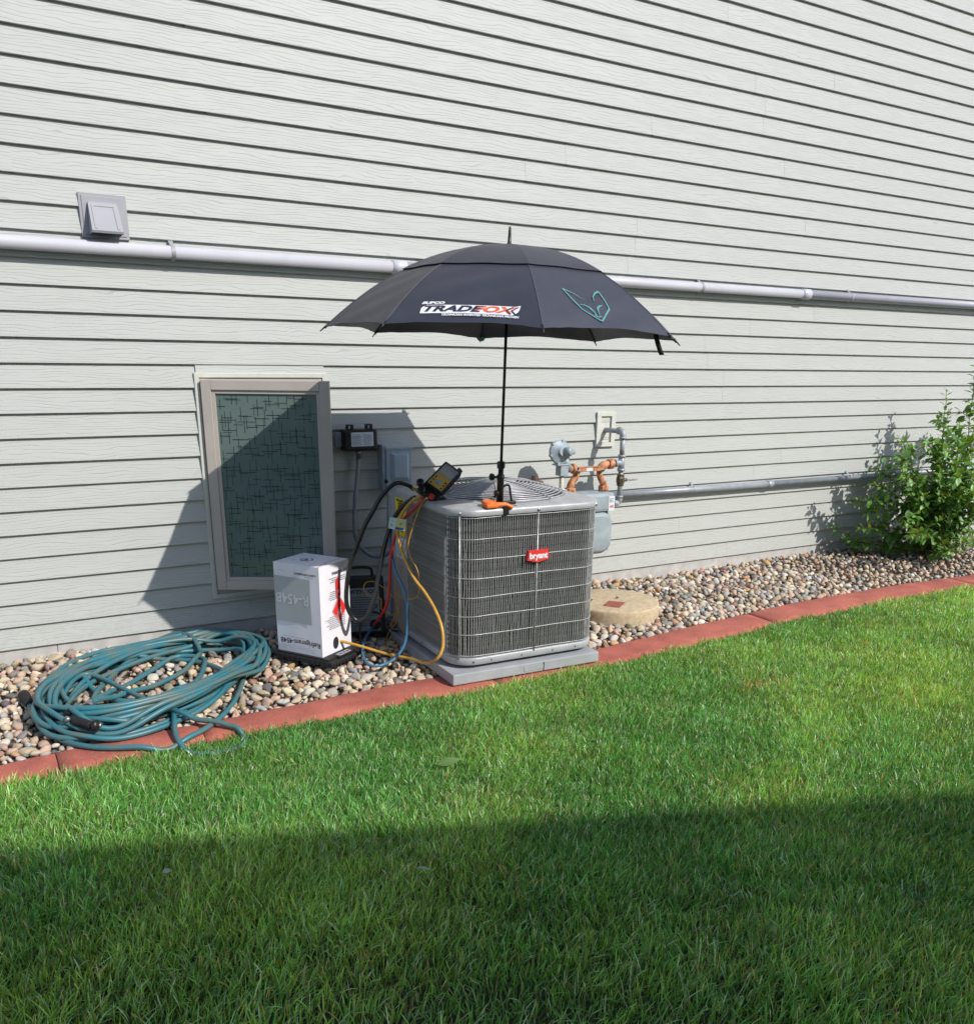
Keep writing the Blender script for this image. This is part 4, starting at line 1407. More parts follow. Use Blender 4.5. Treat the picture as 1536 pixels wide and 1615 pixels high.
# hanging closing strap near the right rim
s0 = usurf(7, 0.30, 1.0)
s0 = UC + Vector((0.50, -0.44, 0.005))
stp = []
for i in range(8):
    t = i / 7
    stp.append(s0 + Vector((0.028 * t + 0.015 * t * t, 0.0, -0.085 * t)))
V = []
for p in stp:
    V += [UL(p + Vector((-0.009, 0.006, 0))), UL(p + Vector((0.009, -0.006, 0.002)))]
so = link_mesh('strap', V, [(2 * i, 2 * i + 1, 2 * i + 3, 2 * i + 2) for i in range(7)], MT['black_matte'], um, True)
so.modifiers.new('thickness', 'SOLIDIFY').thickness = 0.002
bt_ = UL(urib(2, 0.985, -0.02))
MB().lathe([(0.024, -0.0015), (0.024, 0.0015)], bt_ + Vector((0, 0.0, 0.018)), (0.45, 0.9, 0.1), 20, False).build('round_tag', MT['tag_blue'], um)

# printing on the canopy, laid on the curved cloth
def on_panel(k, tc_, rc, u, v, lift):
    r = rc - v / 1.10
    ch = 2 * UR * math.sin(PI / 8) * max(r, 0.1)
    return UL(usurf(k, tc_ + u / ch, r, lift))
def panel_text(k, tc_, rc, s, size, u0, v0, m, lift=0.004, xs_=1.0, **kw):
    vs_, fs = text_geo(s, size, **kw)
    return link_mesh('lettering', [on_panel(k, tc_, rc, u0 + v[0] * xs_, v0 + v[1], lift) for v in vs_], fs, m, um)
def panel_poly(k, tc_, rc, pts, m, lift, name, nu=40):
    """filled outline given as (u, vlow, vhigh) columns"""
    V, F = [], []
    for u, a, b in pts:
        V += [on_panel(k, tc_, rc, u, a, lift), on_panel(k, tc_, rc, u, b, lift)]
    for i in range(len(pts) - 1):
        F.append((2 * i, 2 * i + 2, 2 * i + 3, 2 * i + 1))
    return link_mesh(name, V, F, m, um)
LT_, LR_ = 0.505, 0.928
cols = []
for i in range(41):
    u = -0.183 + 0.366 * i / 40
    a, b = -0.030, 0.024
    if u < -0.155: 
        b = 0.024; a = -0.030
    cols.append((u, a, b))
cols[0] = (-0.183, -0.028, 0.004); cols[1] = (-0.178, -0.030, 0.012)
cols += [(0.190, -0.022, 0.026), (0.198, -0.012, 0.030), (0.203, 0.004, 0.033)]
panel_poly(5, LT_, LR_, cols, MT['logo_white'], 0.0035, 'logo_plate')
kw = dict(shear=0.28, offset=0.0022)
panel_text(5, LT_, LR_, 'TRADE', 0.052, -0.066, -0.003, MT['logo_navy'], 0.0045, 1.42, **kw)
panel_text(5, LT_, LR_, 'FOX', 0.052, 0.098, -0.003, MT['logo_orange'], 0.0045, 1.42, **kw)
panel_text(5, LT_, LR_, 'SUPCO', 0.021, -0.142, 0.037, MT['logo_white'], 0.0038, 1.3, shear=0.2, offset=0.0014)
panel_text(5, LT_, LR_, 'TECHNICIAN INVENTED TECHNICIAN PROVEN', 0.0165, 0.055, -0.040, MT['logo_white'], 0.0038, 0.86, shear=0.15, offset=0.0008)
for du in (0.0, 0.02):
    V = [on_panel(5, LT_, LR_, a + du, b, 0.0048) for a, b in ((0.150, -0.004), (0.174, 0.020), (0.180, 0.020), (0.158, -0.004), (0.176, -0.026), (0.168, -0.026))]
    link_mesh('logo_chevron', V, [(0, 3, 2, 1), (0, 5, 4, 3)], MT['logo_navy'], um)
def panel_stroke(k, pts, w, m, name):
    """tapering brush stroke; pts in (t, rho); w list of widths (m)"""
    V, F = [], []
    n = len(pts)
    P = [Vector((p[0] * 0.53, p[1] * 1.1, 0)) for p in pts]
    for i in range(n):
        d = (P[min(i + 1, n - 1)] - P[max(i - 1, 0)]).normalized()
        nn = Vector((-d.y, d.x, 0))
        for s in (-1, 1):
            q = P[i] + nn * w[i] * s / 2
            V.append(UL(usurf(k, q.x / 0.53, q.y / 1.1, 0.0042)))
    F = [(2 * i, 2 * i + 2, 2 * i + 3, 2 * i + 1) for i in range(n - 1)]
    return link_mesh(name, V, F, m, um)
fo = [(0.43, 0.845), (0.35, 0.800), (0.265, 0.772), (0.31, 0.835), (0.36, 0.902), (0.42, 0.935), (0.482, 0.967), (0.55, 0.925), (0.615, 0.888), (0.63, 0.83), (0.638, 0.772)]
def dens(P, n=5):
    out = []
    for i in range(len(P) - 1):
        for k_ in range(n):
            t = k_ / n
            out.append((P[i][0] + (P[i + 1][0] - P[i][0]) * t, P[i][1] + (P[i + 1][1] - P[i][1]) * t))
    return out + [P[-1]]
a_ = dens(fo[:3]); panel_stroke(6, a_, list(np.linspace(0.001, 0.008, len(a_))), MT['logo_teal'], 'fox_ear')
a_ = dens(fo[2:7]); panel_stroke(6, a_, [0.006] * len(a_), MT['logo_teal'], 'fox_jaw')
a_ = dens(fo[6:9]); panel_stroke(6, a_, [0.0075] * len(a_), MT['logo_teal'], 'fox_jaw')
a_ = dens(fo[8:11]); panel_stroke(6, a_, [0.006] * len(a_), MT['logo_teal'], 'fox_jaw')
a_ = dens([(0.638, 0.772), (0.58, 0.79), (0.535, 0.815), (0.515, 0.845)]); panel_stroke(6, a_, list(np.linspace(0.012, 0.002, len(a_))), MT['logo_teal'], 'fox_ear')
a_ = dens([(0.355, 0.872), (0.40, 0.876), (0.435, 0.89), (0.455, 0.915), (0.462, 0.935)]); panel_stroke(6, a_, [0.001 + 0.008 * math.sin(PI * i / (len(a_) - 1)) ** 1.0 for i in range(len(a_))], MT['logo_teal'], 'fox_eye')
a_ = dens([(0.57, 0.868), (0.53, 0.878), (0.505, 0.892), (0.497, 0.91), (0.49, 0.935)]); panel_stroke(6, a_, [0.001 + 0.009 * math.sin(PI * (i / (len(a_) - 1)) ** 0.6) for i in range(len(a_))], MT['logo_teal'], 'fox_eye')
a_ = dens([(0.445, 0.932), (0.47, 0.945), (0.50, 0.938)]); panel_stroke(6, a_, [0.006] * len(a_), MT['logo_teal'], 'fox_nose')

# umbrella mount standing on the lid
mt = empty('umbrella_mount', 'black clamp stand with knobs holding the umbrella pole on the lid', 'stand', loc=tuple(PB))
def mp(mb, name, m): return under(mb.build(name, m), mt)
A_ = lambda h: PB + pd * h
mp(MB().lathe([(0.0165, 0.0), (0.0165, 0.115), (0.0185, 0.118), (0.0185, 0.135), (0.013, 0.138), (0.013, 0.17)], A_(0.0), pd, 16), 'mount_tube', MT['black'])
mp(MB().lathe([(0.017, 0), (0.020, 0.003), (0.020, 0.03), (0.017, 0.033)], A_(0.165), pd, 6, False), 'collar', MT['black'])
mp(MB().lathe([(0.006, 0), (0.006, 0.025), (0.016, 0.028), (0.018, 0.04), (0.014, 0.046)], A_(0.125) + Vector((-0.01, 0, 0)), (-1, 0.1, 0.05), 7, False), 'knob', MT['black'])
mp(MB().tube(catmull([A_(0.075), A_(0.085) + Vector((0.03, -0.005, 0)), A_(0.085) + Vector((0.045, -0.008, -0.005)), A_(0.03) + Vector((0.055, -0.01, 0)), A_(0.0) + Vector((0.062, -0.012, 0.0))], 5), [0.007] * 8 + [0.0055] * 13, 8), 'lever', MT['black'])
mp(MB().lathe([(0.008, 0), (0.014, 0.006), (0.014, 0.016), (0.010, 0.02)], A_(0.05) + Vector((-0.012, 0, 0)), (-1, -0.3, 0), 8, False), 'lower_knob', MT['black'])
mp(MB().tube([A_(0.045) + Vector((-0.015, 0, 0)), A_(0.005) + Vector((-0.055, 0.01, -0.0)), A_(0.002) + Vector((-0.085, 0.02, 0))], 0.006, 8), 'brace', MT['black'])
mp(MB().box(2.155, 2.265, -1.228, -1.17, 0.861, 0.868, bev=0.002), 'base_plate', MT['steel'])
mp(MB().box(2.195, 2.262, -1.222, -1.19, 0.868, 0.885, bev=0.005), 'foot', MT['black'])
mp(MB().box(2.178, 2.208, -1.247, -1.236, 0.825, 0.878, bev=0.004), 'hook', MT['black'])
oc = empty('orange_clamp', 'bright orange spring clamp gripping the front edge of the lid', 'clamp', loc=(2.12, -1.21, 0.86))
under(MB().lathe([(0.030, 0), (0.034, 0.004), (0.034, 0.022), (0.030, 0.026)], (2.118, -1.205, 0.866), (0.0, -0.1, 1), 20).build('round_jaw', MT['orange_plastic']), oc)
under(MB().tube(catmull([(2.13, -1.225, 0.872), (2.165, -1.232, 0.873), (2.195, -1.238, 0.872), (2.225, -1.248, 0.858)], 5), [0.014] * 5 + [0.0125] * 5 + [0.010] * 6, 10).build('handle', MT['orange_plastic']), oc)
under(MB().box(2.086, 2.15, -1.246, -1.222, 0.862, 0.880, bev=0.005).build('lower_jaw', MT['orange_plastic']), oc)

# ------------------------------------------------------------------ manifold gauge on the lid corner
mg = empty('manifold_gauge', 'black digital manifold gauge with amber face lying on the lid corner', 'gauge', loc=(2.0, -0.9, 0.87))
g2 = Vector((2.008, -0.930, 0.893)); g1 = Vector((1.962, -0.858, 0.958)); g4 = Vector((2.163, -0.862, 0.985))
gx = (g4 - g2); gl = gx.length; gx.normalize()
gyv = (g1 - g2); gyv = (gyv - gx * gyv.dot(gx)); gw = gyv.length; gyv.normalize()
gn = gx.cross(gyv)
GM = Matrix(((gx.x, gyv.x, gn.x, g2.x), (gx.y, gyv.y, gn.y, g2.y), (gx.z, gyv.z, gn.z, g2.z), (0, 0, 0, 1)))
under(MB().box(0, gl, 0, gw, -0.045, 0.0, GM, bev=0.010).build('body', MT['black']), mg)
under(MB().box(0.012, gl * 0.52, 0.012, gw - 0.012, -0.002, 0.0012, GM).build('button_face', MT['face_gold']), mg)
under(MB().box(gl * 0.52, gl - 0.016, 0.012, gw - 0.012, -0.002, 0.0010, GM).build('screen_bezel', MT['ink_grey']), mg)
under(MB().box(gl * 0.55, gl - 0.040, 0.018, gw - 0.014, -0.002, 0.0022, GM).build('screen', MT['screen']), mg)
under(MB().box(0.038, 0.062, gw * 0.40, gw * 0.62, -0.002, 0.0030, GM, bev=0.001).build('keypad', MT['tag_blue']), mg)
t_ = MB()
for i in range(3):
    for j in range(2):
        p = GM @ Vector((0.024 + i * 0.02, 0.022 + j * (gw - 0.05), 0.0016))
        t_.box(0.020 + i * 0.022, 0.030 + i * 0.022, 0.018 + j * (gw - 0.045), 0.026 + j * (gw - 0.045), 0.0012, 0.0022, GM)
t_.build('small_keys', MT['ink']).matrix_world = Matrix()
under(bpy.data.objects['small_keys'], mg)
under(MB().box(-0.048, 0.002, -0.006, gw + 0.006, -0.046, -0.008, GM, bev=0.008).build('valve_block', MT['black']), mg)
for (x, y, m) in ((-0.025, gw + 0.004, MT['black']), (-0.06, gw * 0.75, MT['black'])):
    a = GM @ Vector((x, y, -0.012)); b = GM @ Vector((x - 0.006, y + 0.008, 0.030))
    under(MB().lathe([(0.008, 0), (0.018, 0.012), (0.020, 0.018), (0.020, 0.034), (0.015, 0.04)], a, (b - a), 8, False).build('valve_knob', m), mg)
a = GM @ Vector((-0.012, -0.004, -0.022))
under(MB().lathe([(0.010, 0), (0.020, 0.008), (0.022, 0.022), (0.018, 0.03)], a, (g2 - g1) + Vector((0.01, 0, 0.02)), 10, False).build('valve_knob', MT['black']), mg)
a2 = a + ((g2 - g1) + Vector((0.01, 0, 0.02))).normalized() * 0.0305
under(MB().lathe([(0.007, 0), (0.007, 0.003)], a2, (g2 - g1) + Vector((0.01, 0, 0.02)), 12).build('red_cap', MT['ink_red']), mg)
under(MB().lathe([(0.010, 0), (0.014, 0.004), (0.014, 0.018), (0.009, 0.02)], GM @ Vector((-0.055, gw * 0.25, -0.005)), gn, 10, False).build('red_port_ring', MT['hose_red']), mg)
under(MB().tube(catmull([GM @ Vector((gl, gw * 0.2, -0.02)), GM @ Vector((gl + 0.02, gw * 0.3, -0.02)), GM @ Vector((gl + 0.03, gw * 0.15, -0.035)), GM @ Vector((gl + 0.045, gw * 0.35, -0.045))], 5), 0.006, 8).build('hanging_hook', MT['black']), mg)
# brass hose fittings
def fitting(a, b, r=0.0095):
    a, b = Vector(a), Vector(b)
    d = b - a
    L = d.length
    return under(MB().lathe([(r * 0.8, 0), (r, 0.002), (r, L * 0.28), (r * 0.7, L * 0.3), (r * 0.7, L * 0.42), (r * 1.15, L * 0.44), (r * 1.15, L * 0.7), (r * 0.85, L * 0.72), (r * 0.85, L)], a, d, 8, False).build('brass_fitting', MT['brass']), mg)

HP = dict(
black=[[1.915, -0.81, 0.905], [1.895, -0.8, 0.924], [1.84, -0.8, 0.943], [1.795, -0.8, 0.93], [1.74, -0.79, 0.873], [1.701, -0.78, 0.805], [1.663, -0.77, 0.74], [1.624, -0.75, 0.634], [1.589, -0.735, 0.538], [1.571, -0.725, 0.423], [1.568, -0.725, 0.333], [1.591, -0.73, 0.267], [1.623, -0.745, 0.243], [1.66, -0.77, 0.272], [1.699, -0.78, 0.367], [1.732, -0.76, 0.475], [1.776, -0.75, 0.63], [1.812, -0.76, 0.736], [1.841, -0.8, 0.811], [1.892, -0.82, 0.858], [1.915, -0.835, 0.872]],
red=[[1.935, -0.885, 0.866], [1.922, -0.88, 0.858], [1.886, -0.86, 0.817], [1.848, -0.82, 0.759], [1.821, -0.8, 0.7], [1.799, -0.8, 0.641], [1.792, -0.78, 0.546], [1.795, -0.75, 0.402], [1.8, -0.7, 0.297], [1.806, -0.6, 0.205], [1.809, -0.5, 0.131], [1.85, -0.42, 0.11], [1.95, -0.38, 0.12]],
yellow=[[1.925, -0.862, 0.873], [1.915, -0.86, 0.869], [1.877, -0.85, 0.85], [1.833, -0.84, 0.795], [1.807, -0.84, 0.724], [1.808, -0.85, 0.659], [1.824, -0.88, 0.579], [1.842, -0.95, 0.488], [1.866, -1.02, 0.429], [1.881, -1.1, 0.359], [1.883, -1.17, 0.28], [1.871, -1.2, 0.193], [1.84, -1.2, 0.139], [1.82, -1.12, 0.095], [1.813, -0.937, 0.065], [1.74, -0.839, 0.07], [1.637, -0.75, 0.10], [1.575, -0.69, 0.116], [1.515, -0.655, 0.130]],
blue=[[1.932, -0.842, 0.872], [1.917, -0.82, 0.860], [1.854, -0.78, 0.817], [1.825, -0.74, 0.732], [1.812, -0.74, 0.635], [1.8, -0.8, 0.529], [1.804, -0.85, 0.47], [1.818, -0.9, 0.391], [1.827, -0.9, 0.296], [1.822, -0.9, 0.206], [1.803, -0.9, 0.126], [1.75, -0.903, 0.065], [1.657, -0.93, 0.05], [1.611, -0.892, 0.05], [1.626, -0.78, 0.065], [1.681, -0.65, 0.08], [1.778, -0.5, 0.092], [1.887, -0.4, 0.112], [1.97, -0.4, 0.131]],
w1=[[1.93, -0.9, 0.862], [1.909, -0.9, 0.846], [1.86, -0.92, 0.758], [1.827, -0.92, 0.657], [1.837, -0.92, 0.595], [1.853, -0.97, 0.526], [1.869, -0.95, 0.429], [1.875, -0.9, 0.374], [1.864, -0.8, 0.341], [1.867, -0.7, 0.334], [1.90, -0.62, 0.33]],
w2=[[1.88, -0.55, 0.12], [1.911, -0.6, 0.234], [1.893, -0.6, 0.29], [1.835, -0.6, 0.353], [1.796, -0.6, 0.386], [1.767, -0.6, 0.403], [1.727, -0.6, 0.4], [1.715, -0.6, 0.367], [1.743, -0.6, 0.326], [1.808, -0.6, 0.304], [1.814, -0.6, 0.243], [1.862, -0.6, 0.205], [1.903, -0.6, 0.213], [1.935, -0.58, 0.24]],
w3=[[1.935, -0.88, 0.86], [1.88, -0.82, 0.74], [1.856, -0.75, 0.55], [1.872, -0.65, 0.371], [1.903, -0.6, 0.21], [1.894, -0.6, 0.157], [1.871, -0.546, 0.08], [1.816, -0.652, 0.065], [1.781, -0.794, 0.055]],
w4=[[1.94, -0.86, 0.86], [1.90, -0.80, 0.70], [1.887, -0.72, 0.524], [1.903, -0.62, 0.275], [1.917, -0.6, 0.161], [1.94, -0.60, 0.09], [1.90, -0.702, 0.065], [1.82, -0.814, 0.055]])
fitting((1.96, -0.865, 0.885), (1.905, -0.812, 0.915), 0.011)
fitting((1.965, -0.875, 0.888), (1.900, -0.828, 0.864), 0.011)
fitting((1.975, -0.885, 0.886), (1.918, -0.858, 0.870))
fitting((1.985, -0.905, 0.890), (1.925, -0.880, 0.860))
fitting((1.972, -0.872, 0.889), (1.925, -0.835, 0.868))
def hose(name, label, pts, r, m, cat='hose', n=8):
    p0 = Vector(pts[0])
    o = MB().tube(catmull(pts, n), r, 10).build(name, m, loc=tuple(p0))
    return tag(o, label, cat)
hose('charging_hose', 'thick black hose looping from the gauge down beside the carton and back up', HP['black'], 0.0115, MT['hose_black'])
hose('charging_hose', 'red hose hanging from the gauge down behind the condenser side', HP['red'], 0.0080, MT['hose_red'])
hose('charging_hose', 'yellow hose sweeping from the gauge past the pad corner into the carton hole', HP['yellow'], 0.0078, MT['hose_yellow'])
hose('charging_hose', 'blue hose hanging from the gauge and looping on the stones', HP['blue'], 0.0070, MT['hose_blue'])
hose('sensor_wire', 'thin amber wire lying closest against the condenser wire guard', HP['w1'], 0.0024, MT['wire_yellow'], 'wire')
hose('sensor_wire', 'thin amber wire coiled in a small loop beside the tilted printed case', HP['w2'], 0.0026, MT['wire_yellow'], 'wire')
hose('sensor_wire', 'thin amber wire bulging out left above the stones below the red hose', HP['w3'], 0.0024, MT['wire_yellow'], 'wire')
hose('sensor_wire', 'thin amber wire dropping behind the blue hose to the stones', HP['w4'], 0.0024, MT['wire_yellow'], 'wire')
hose('sensor_wire', 'black cable curving over the dark stones behind the blue hose', [[1.68, -0.62, 0.07], [1.72, -0.52, 0.14], [1.80, -0.45, 0.19], [1.88, -0.45, 0.16], [1.90, -0.52, 0.10], [1.95, -0.50, 0.07]], 0.005, MT['hose_black'], 'wire')
# card tag hanging on the hoses
tgm = Matrix.Translation((1.778, -0.90, 0.757)) @ Matrix.Scale(0.78, 4) @ Matrix.Rotation(R(-28), 4, 'Z') @ Matrix.Rotation(R(10), 4, 'Y') @ Matrix.Rotation(R(-6), 4, 'X')
tg = empty('hose_tag', 'small pale card tag wrapped round the hoses', 'tag', loc=(1.778, -0.90, 0.757))
under(MB().box(-0.052, 0.052, -0.0012, 0.0012, -0.036, 0.036, tgm).build('card', mat('pale_card', (0.55, 0.66, 0.60), 0.5)), tg)
under(MB().box(-0.008, 0.047, -0.0022, -0.0012, -0.018, 0.030, tgm).build('yellow_print', mat('pale_yellow_print', (0.62, 0.58, 0.22), 0.5)), tg)
under(MB().box(-0.008, 0.047, -0.0022, -0.0012, -0.034, -0.019, tgm).build('blue_print', mat('blue_ink', (0.03, 0.08, 0.30), 0.5)), tg)
t_ = MB()
t_.box(0.012, 0.030, -0.0030, -0.0022, 0.0, 0.012, tgm)
t_.box(-0.040, -0.028, -0.0020, -0.0012, -0.02, -0.004, tgm)
t_.box(-0.042, -0.020, -0.0020, -0.0012, 0.012, 0.016, tgm)
under(t_.build('tag_print', MT['ink_grey']), tg)

# ------------------------------------------------------------------ refrigerant carton on its scale
bA = Vector((1.264, -0.51, 0)); bF = Vector((1.417, -0.753, 0)); bR = Vector((1.628, -0.63, 0))
bl_ = (bF - bA); L1 = bl_.length; du = bl_.normalized()
dv = Vector((-du.y, du.x, 0)); L2 = 0.246
if dv.x < 0: dv = -dv
bx_ = empty('refrigerant_carton', 'white refrigerant carton standing upside down on a black scale, print inverted', 'box', loc=(bF.x, bF.y, 0.076))
BM = Matrix(((-du.x, dv.x, 0, bF.x), (-du.y, dv.y, 0, bF.y), (0, 0, 1, 0.076), (0, 0, 0, 1)))   # local x: along the left face going back, y: along the right face, z up
bx_.matrix_world = Matrix.Translation((bF.x, bF.y, 0.076))
BH = 0.468
cb_ = MB()
# slightly bulged and dented carton
def bface(fn, nu, nv):
    V, F = [], []
    for j in range(nv + 1):
        for i in range(nu + 1):
            V.append(BM @ Vector(fn(i / nu, j / nv)))
    for j in range(nv):
        for i in range(nu):
            a = j * (nu + 1) + i
            F.append((a, a + 1, a + nu + 2, a + nu + 1))
    return V, F
def bulge(u, v): return 0.0016 * math.sin(PI * u) * math.sin(PI * v) + 0.0012 * math.sin(u * 11 + v * 7) * math.sin(PI * u) * math.sin(PI * v) 
V, F = bface(lambda u, v: (u * L1, -bulge(u, v), v * BH), 16, 24); cb_.add(V, [tuple(reversed(f)) for f in F], True)
V, F = bface(lambda u, v: (-bulge(v, u), u * L2, v * BH), 16, 24); cb_.add(V, F, True)
V, F = bface(lambda u, v: (u * L1, L2, v * BH), 2, 2); cb_.add(V, F)
V, F = bface(lambda u, v: (L1, u * L2, v * BH), 2, 2); cb_.add(V, [tuple(reversed(f)) for f in F])
V, F = bface(lambda u, v: (u * L1, v * L2, BH), 2, 2); cb_.add(V, F)
V, F = bface(lambda u, v: (u * L1, v * L2, 0), 2, 2); cb_.add(V, F)
co = cb_.build('carton', MT['box']); under(co, bx_)
BP = lambda x, y, z: BM @ Vector((x, y, z))
X_, Y_, Z_ = (BM.to_3x3() @ Vector((1, 0, 0))), (BM.to_3x3() @ Vector((0, 1, 0))), Vector((0, 0, 1))
def on_left(x, z, lift=0.0045): return BP(x, -lift, z)
def on_right(y, z, lift=0.0045): return BP(-lift, y, z)
# left face: reading left to right in view is -X ; the carton is upside down so letters run +X with tops down
def bput(s, size, p, ex, ey, m, **kw): return under(put_text(s, size, p, ex, ey, m, None, 'lettering', 0.0, **kw), bx_)
def patch(name, pts, m):
    return under(link_mesh(name, pts, [tuple(range(len(pts)))], m), bx_)
g_ = [on_left(x, z, 0.0038) for x, z in ((0.285, 0.165), (0.060, 0.165), (0.060, 0.400), (0.285, 0.400))]
patch('grey_print_panel', g_, MT['box_grey'])
bput('R-454B', 0.072, on_left(0.172, 0.290, 0.0052), X_, -Z_, MT['ink_pale'], offset=0.0012)
bput('Refrigerant-454B', 0.0375, on_left(0.136, 0.062, 0.0046), X_, -Z_, MT['ink'], offset=0.0004)
bput('CLIMATE REFRIGERANTS', 0.0125, on_left(0.085, 0.424, 0.0046), X_, -Z_, MT['ink'], offset=0.0004)
t_ = MB()
text_lines(t_, on_left(0.07, 0.411, 0.0046), X_, -Z_, 0.07, 0.008, 1, 0, seed=31)
text_lines(t_, on_left(0.235, 0.430, 0.0046), X_, -Z_, 0.05, 0.004, 1, 0, seed=33)
text_lines(t_, on_left(0.19, 0.085, 0.0046), X_, -Z_, 0.16, 0.004, 1, 0, seed=34)
text_lines(t_, on_right(0.11, 0.305, 0.0046), -Y_, -Z_, 0.10, 0.05, 5, 0, seed=35)
text_lines(t_, on_right(0.115, 0.165, 0.0046), -Y_, -Z_, 0.16, 0.07, 7, 0, seed=36)
text_lines(t_, on_right(0.14, 0.385, 0.0046), -Y_, -Z_, 0.14, 0.03, 3, 0, seed=37)
under(t_.build('fine_print', MT['ink_grey']), bx_)
bput('R-454B REFRIG', 0.020, on_right(0.165, 0.420, 0.0046), -Y_, -Z_, MT['ink'], offset=0.0006)
# red roundel and flammable diamond on the right face
V = []
for (y0, z0, rr0, a0_, a1_) in ((0.145, 0.372, 0.019, 0, 180), (0.145, 0.300, 0.019, 180, 360)):
    for i in range(9):
        a = R(a0_ + (a1_ - a0_) * i / 8)
        V.append(on_right(y0 + rr0 * math.cos(a), z0 + rr0 * math.sin(a), 0.0046))
patch('red_lozenge', list(reversed(V)), MT['ink_red'])
dmd = lambda s, lf: [on_right(0.150 + a * s, 0.222 + b * s, lf) for a, b in ((-0.062, 0), (0, -0.075), (0.062, 0), (0, 0.075))]
patch('hazard_diamond', dmd(1.0, 0.0045), MT['ink_red'])
dl = MB()
oq, iq = dmd(0.94, 0.0050), dmd(0.90, 0.0050)
for i in range(4):
    dl.add([oq[i], oq[(i + 1) % 4], iq[(i + 1) % 4], iq[i]], [(0, 1, 2, 3)])
under(dl.build('diamond_border', MT['ink_pale']), bx_)
fl_ = [(-0.010, 0.012), (-0.016, -0.004), (-0.008, -0.016), (-0.006, -0.008), (0.0, -0.024), (0.008, -0.010), (0.012, -0.014), (0.015, 0.0), (0.009, 0.012)]
patch('flame_mark', [on_right(0.150 + a, 0.212 + b, 0.0052) for a, b in fl_], MT['ink_pale'])
patch('flame_base', [on_right(0.150 + a, 0.228 + b, 0.0052) for a, b in ((-0.014, 0), (0.014, 0), (0.014, 0.003), (-0.014, 0.003))], MT['ink_pale'])
bput('4', 0.026, on_right(0.146, 0.320, 0.0052), -Y_, -Z_, MT['ink_pale'], offset=0.001)
# hand hole with the hose going in
hh = [on_right(0.110 + 0.021 * math.cos(a), 0.052 + 0.032 * math.sin(a), 0.0048) for a in np.linspace(0, 2 * PI, 20, endpoint=False)]
patch('hand_hole', list(reversed(hh)), MT['dark_room'])
# lid tape line and printed ring on the top
tt = MB()
top = lambda x, y: BP(x, y, BH + 0.0008)
path = [(0.0, 0.002), (0.02, 0.05), (0.035, 0.10), (0.045, 0.13), (0.030, 0.14), (0.045, 0.20), (0.055, L2)]
path = [(0.004, 0.0), (0.03, 0.07), (0.022, 0.085), (0.035, 0.1), (0.04, 0.245)]
for i in range(len(path) - 1):
    a, b = path[i], path[i + 1]
    tt.add([top(a[0], a[1]), top(b[0], b[1]), top(b[0] + 0.003, b[1]), top(a[0] + 0.003, a[1])], [(0, 1, 2, 3)])
under(tt.build('flap_edge', MT['ink']), bx_)
rg = MB()
for i in range(28):
    if i in (5, 6): continue
    a, b = 2 * PI * i / 28, 2 * PI * (i + 1) / 28
    rg.add([top(0.165 + rr0 * math.cos(q), 0.115 + rr0 * math.sin(q)) for rr0, q in ((0.034, a), (0.034, b), (0.028, b), (0.028, a))], [(0, 1, 2, 3)])
for (x, y, w, h) in ((0.150, 0.105, 0.03, 0.006), (0.158, 0.12, 0.022, 0.006), (0.165, 0.095, 0.008, 0.03), (0.215, 0.075, 0.010, 0.008), (0.05, 0.17, 0.02, 0.003)):
    rg.add([top(x, y), top(x + w, y), top(x + w, y + h), top(x, y + h)], [(0, 1, 2, 3)])
under(rg.build('printed_emblem', MT['ink']), bx_)
hl = MB()
for i, zc in enumerate((0.345, 0.120, 0.115)):
    pass
# scale platform
sc_ = empty('scale_platform', 'low black electronic scale under the white carton on the stones', 'scale', loc=(bF.x, bF.y, 0.03))
SM = BM.copy()
SM.translation = Vector((bF.x, bF.y, 0.0))
def sbx(name, x0, x1, y0, y1, z0, z1, m, bev): return under(MB().box(x0, x1, y0, y1, z0, z1, SM, bev=bev).build(name, m), sc_)
sbx('platform', -0.075, L1 + 0.015, -0.022, 0.262, 0.040, 0.066, MT['black_matte'], 0.008)
sbx('top_plate', -0.045, L1 + 0.005, -0.012, 0.252, 0.064, 0.0745, MT['black_matte'], 0.003)
sbx('display', -0.066, -0.022, 0.055, 0.185, 0.064, 0.079, MT['black'], 0.004)
sbx('display_label', -0.060, -0.028, 0.070, 0.165, 0.0785, 0.0797, MT['vent'], 0.0004)
tq = MB()
for i, y in enumerate((0.085, 0.115, 0.142)):
    tq.box(-0.052, -0.038, y, y + 0.012, 0.0797, 0.0805, SM)
under(tq.build('display_keys', MT['ink']), sc_)
rb = MB()
for i in range(10):
    y = -0.010 + i * 0.026
    rb.box(-0.079, -0.073, y, y + 0.012, 0.042, 0.056, SM)
for i in range(11):
    x = -0.05 + i * 0.032
    rb.box(x, x + 0.016, -0.026, -0.020, 0.042, 0.056, SM)
under(rb.build('rubber_ribs', MT['black_matte']), sc_)
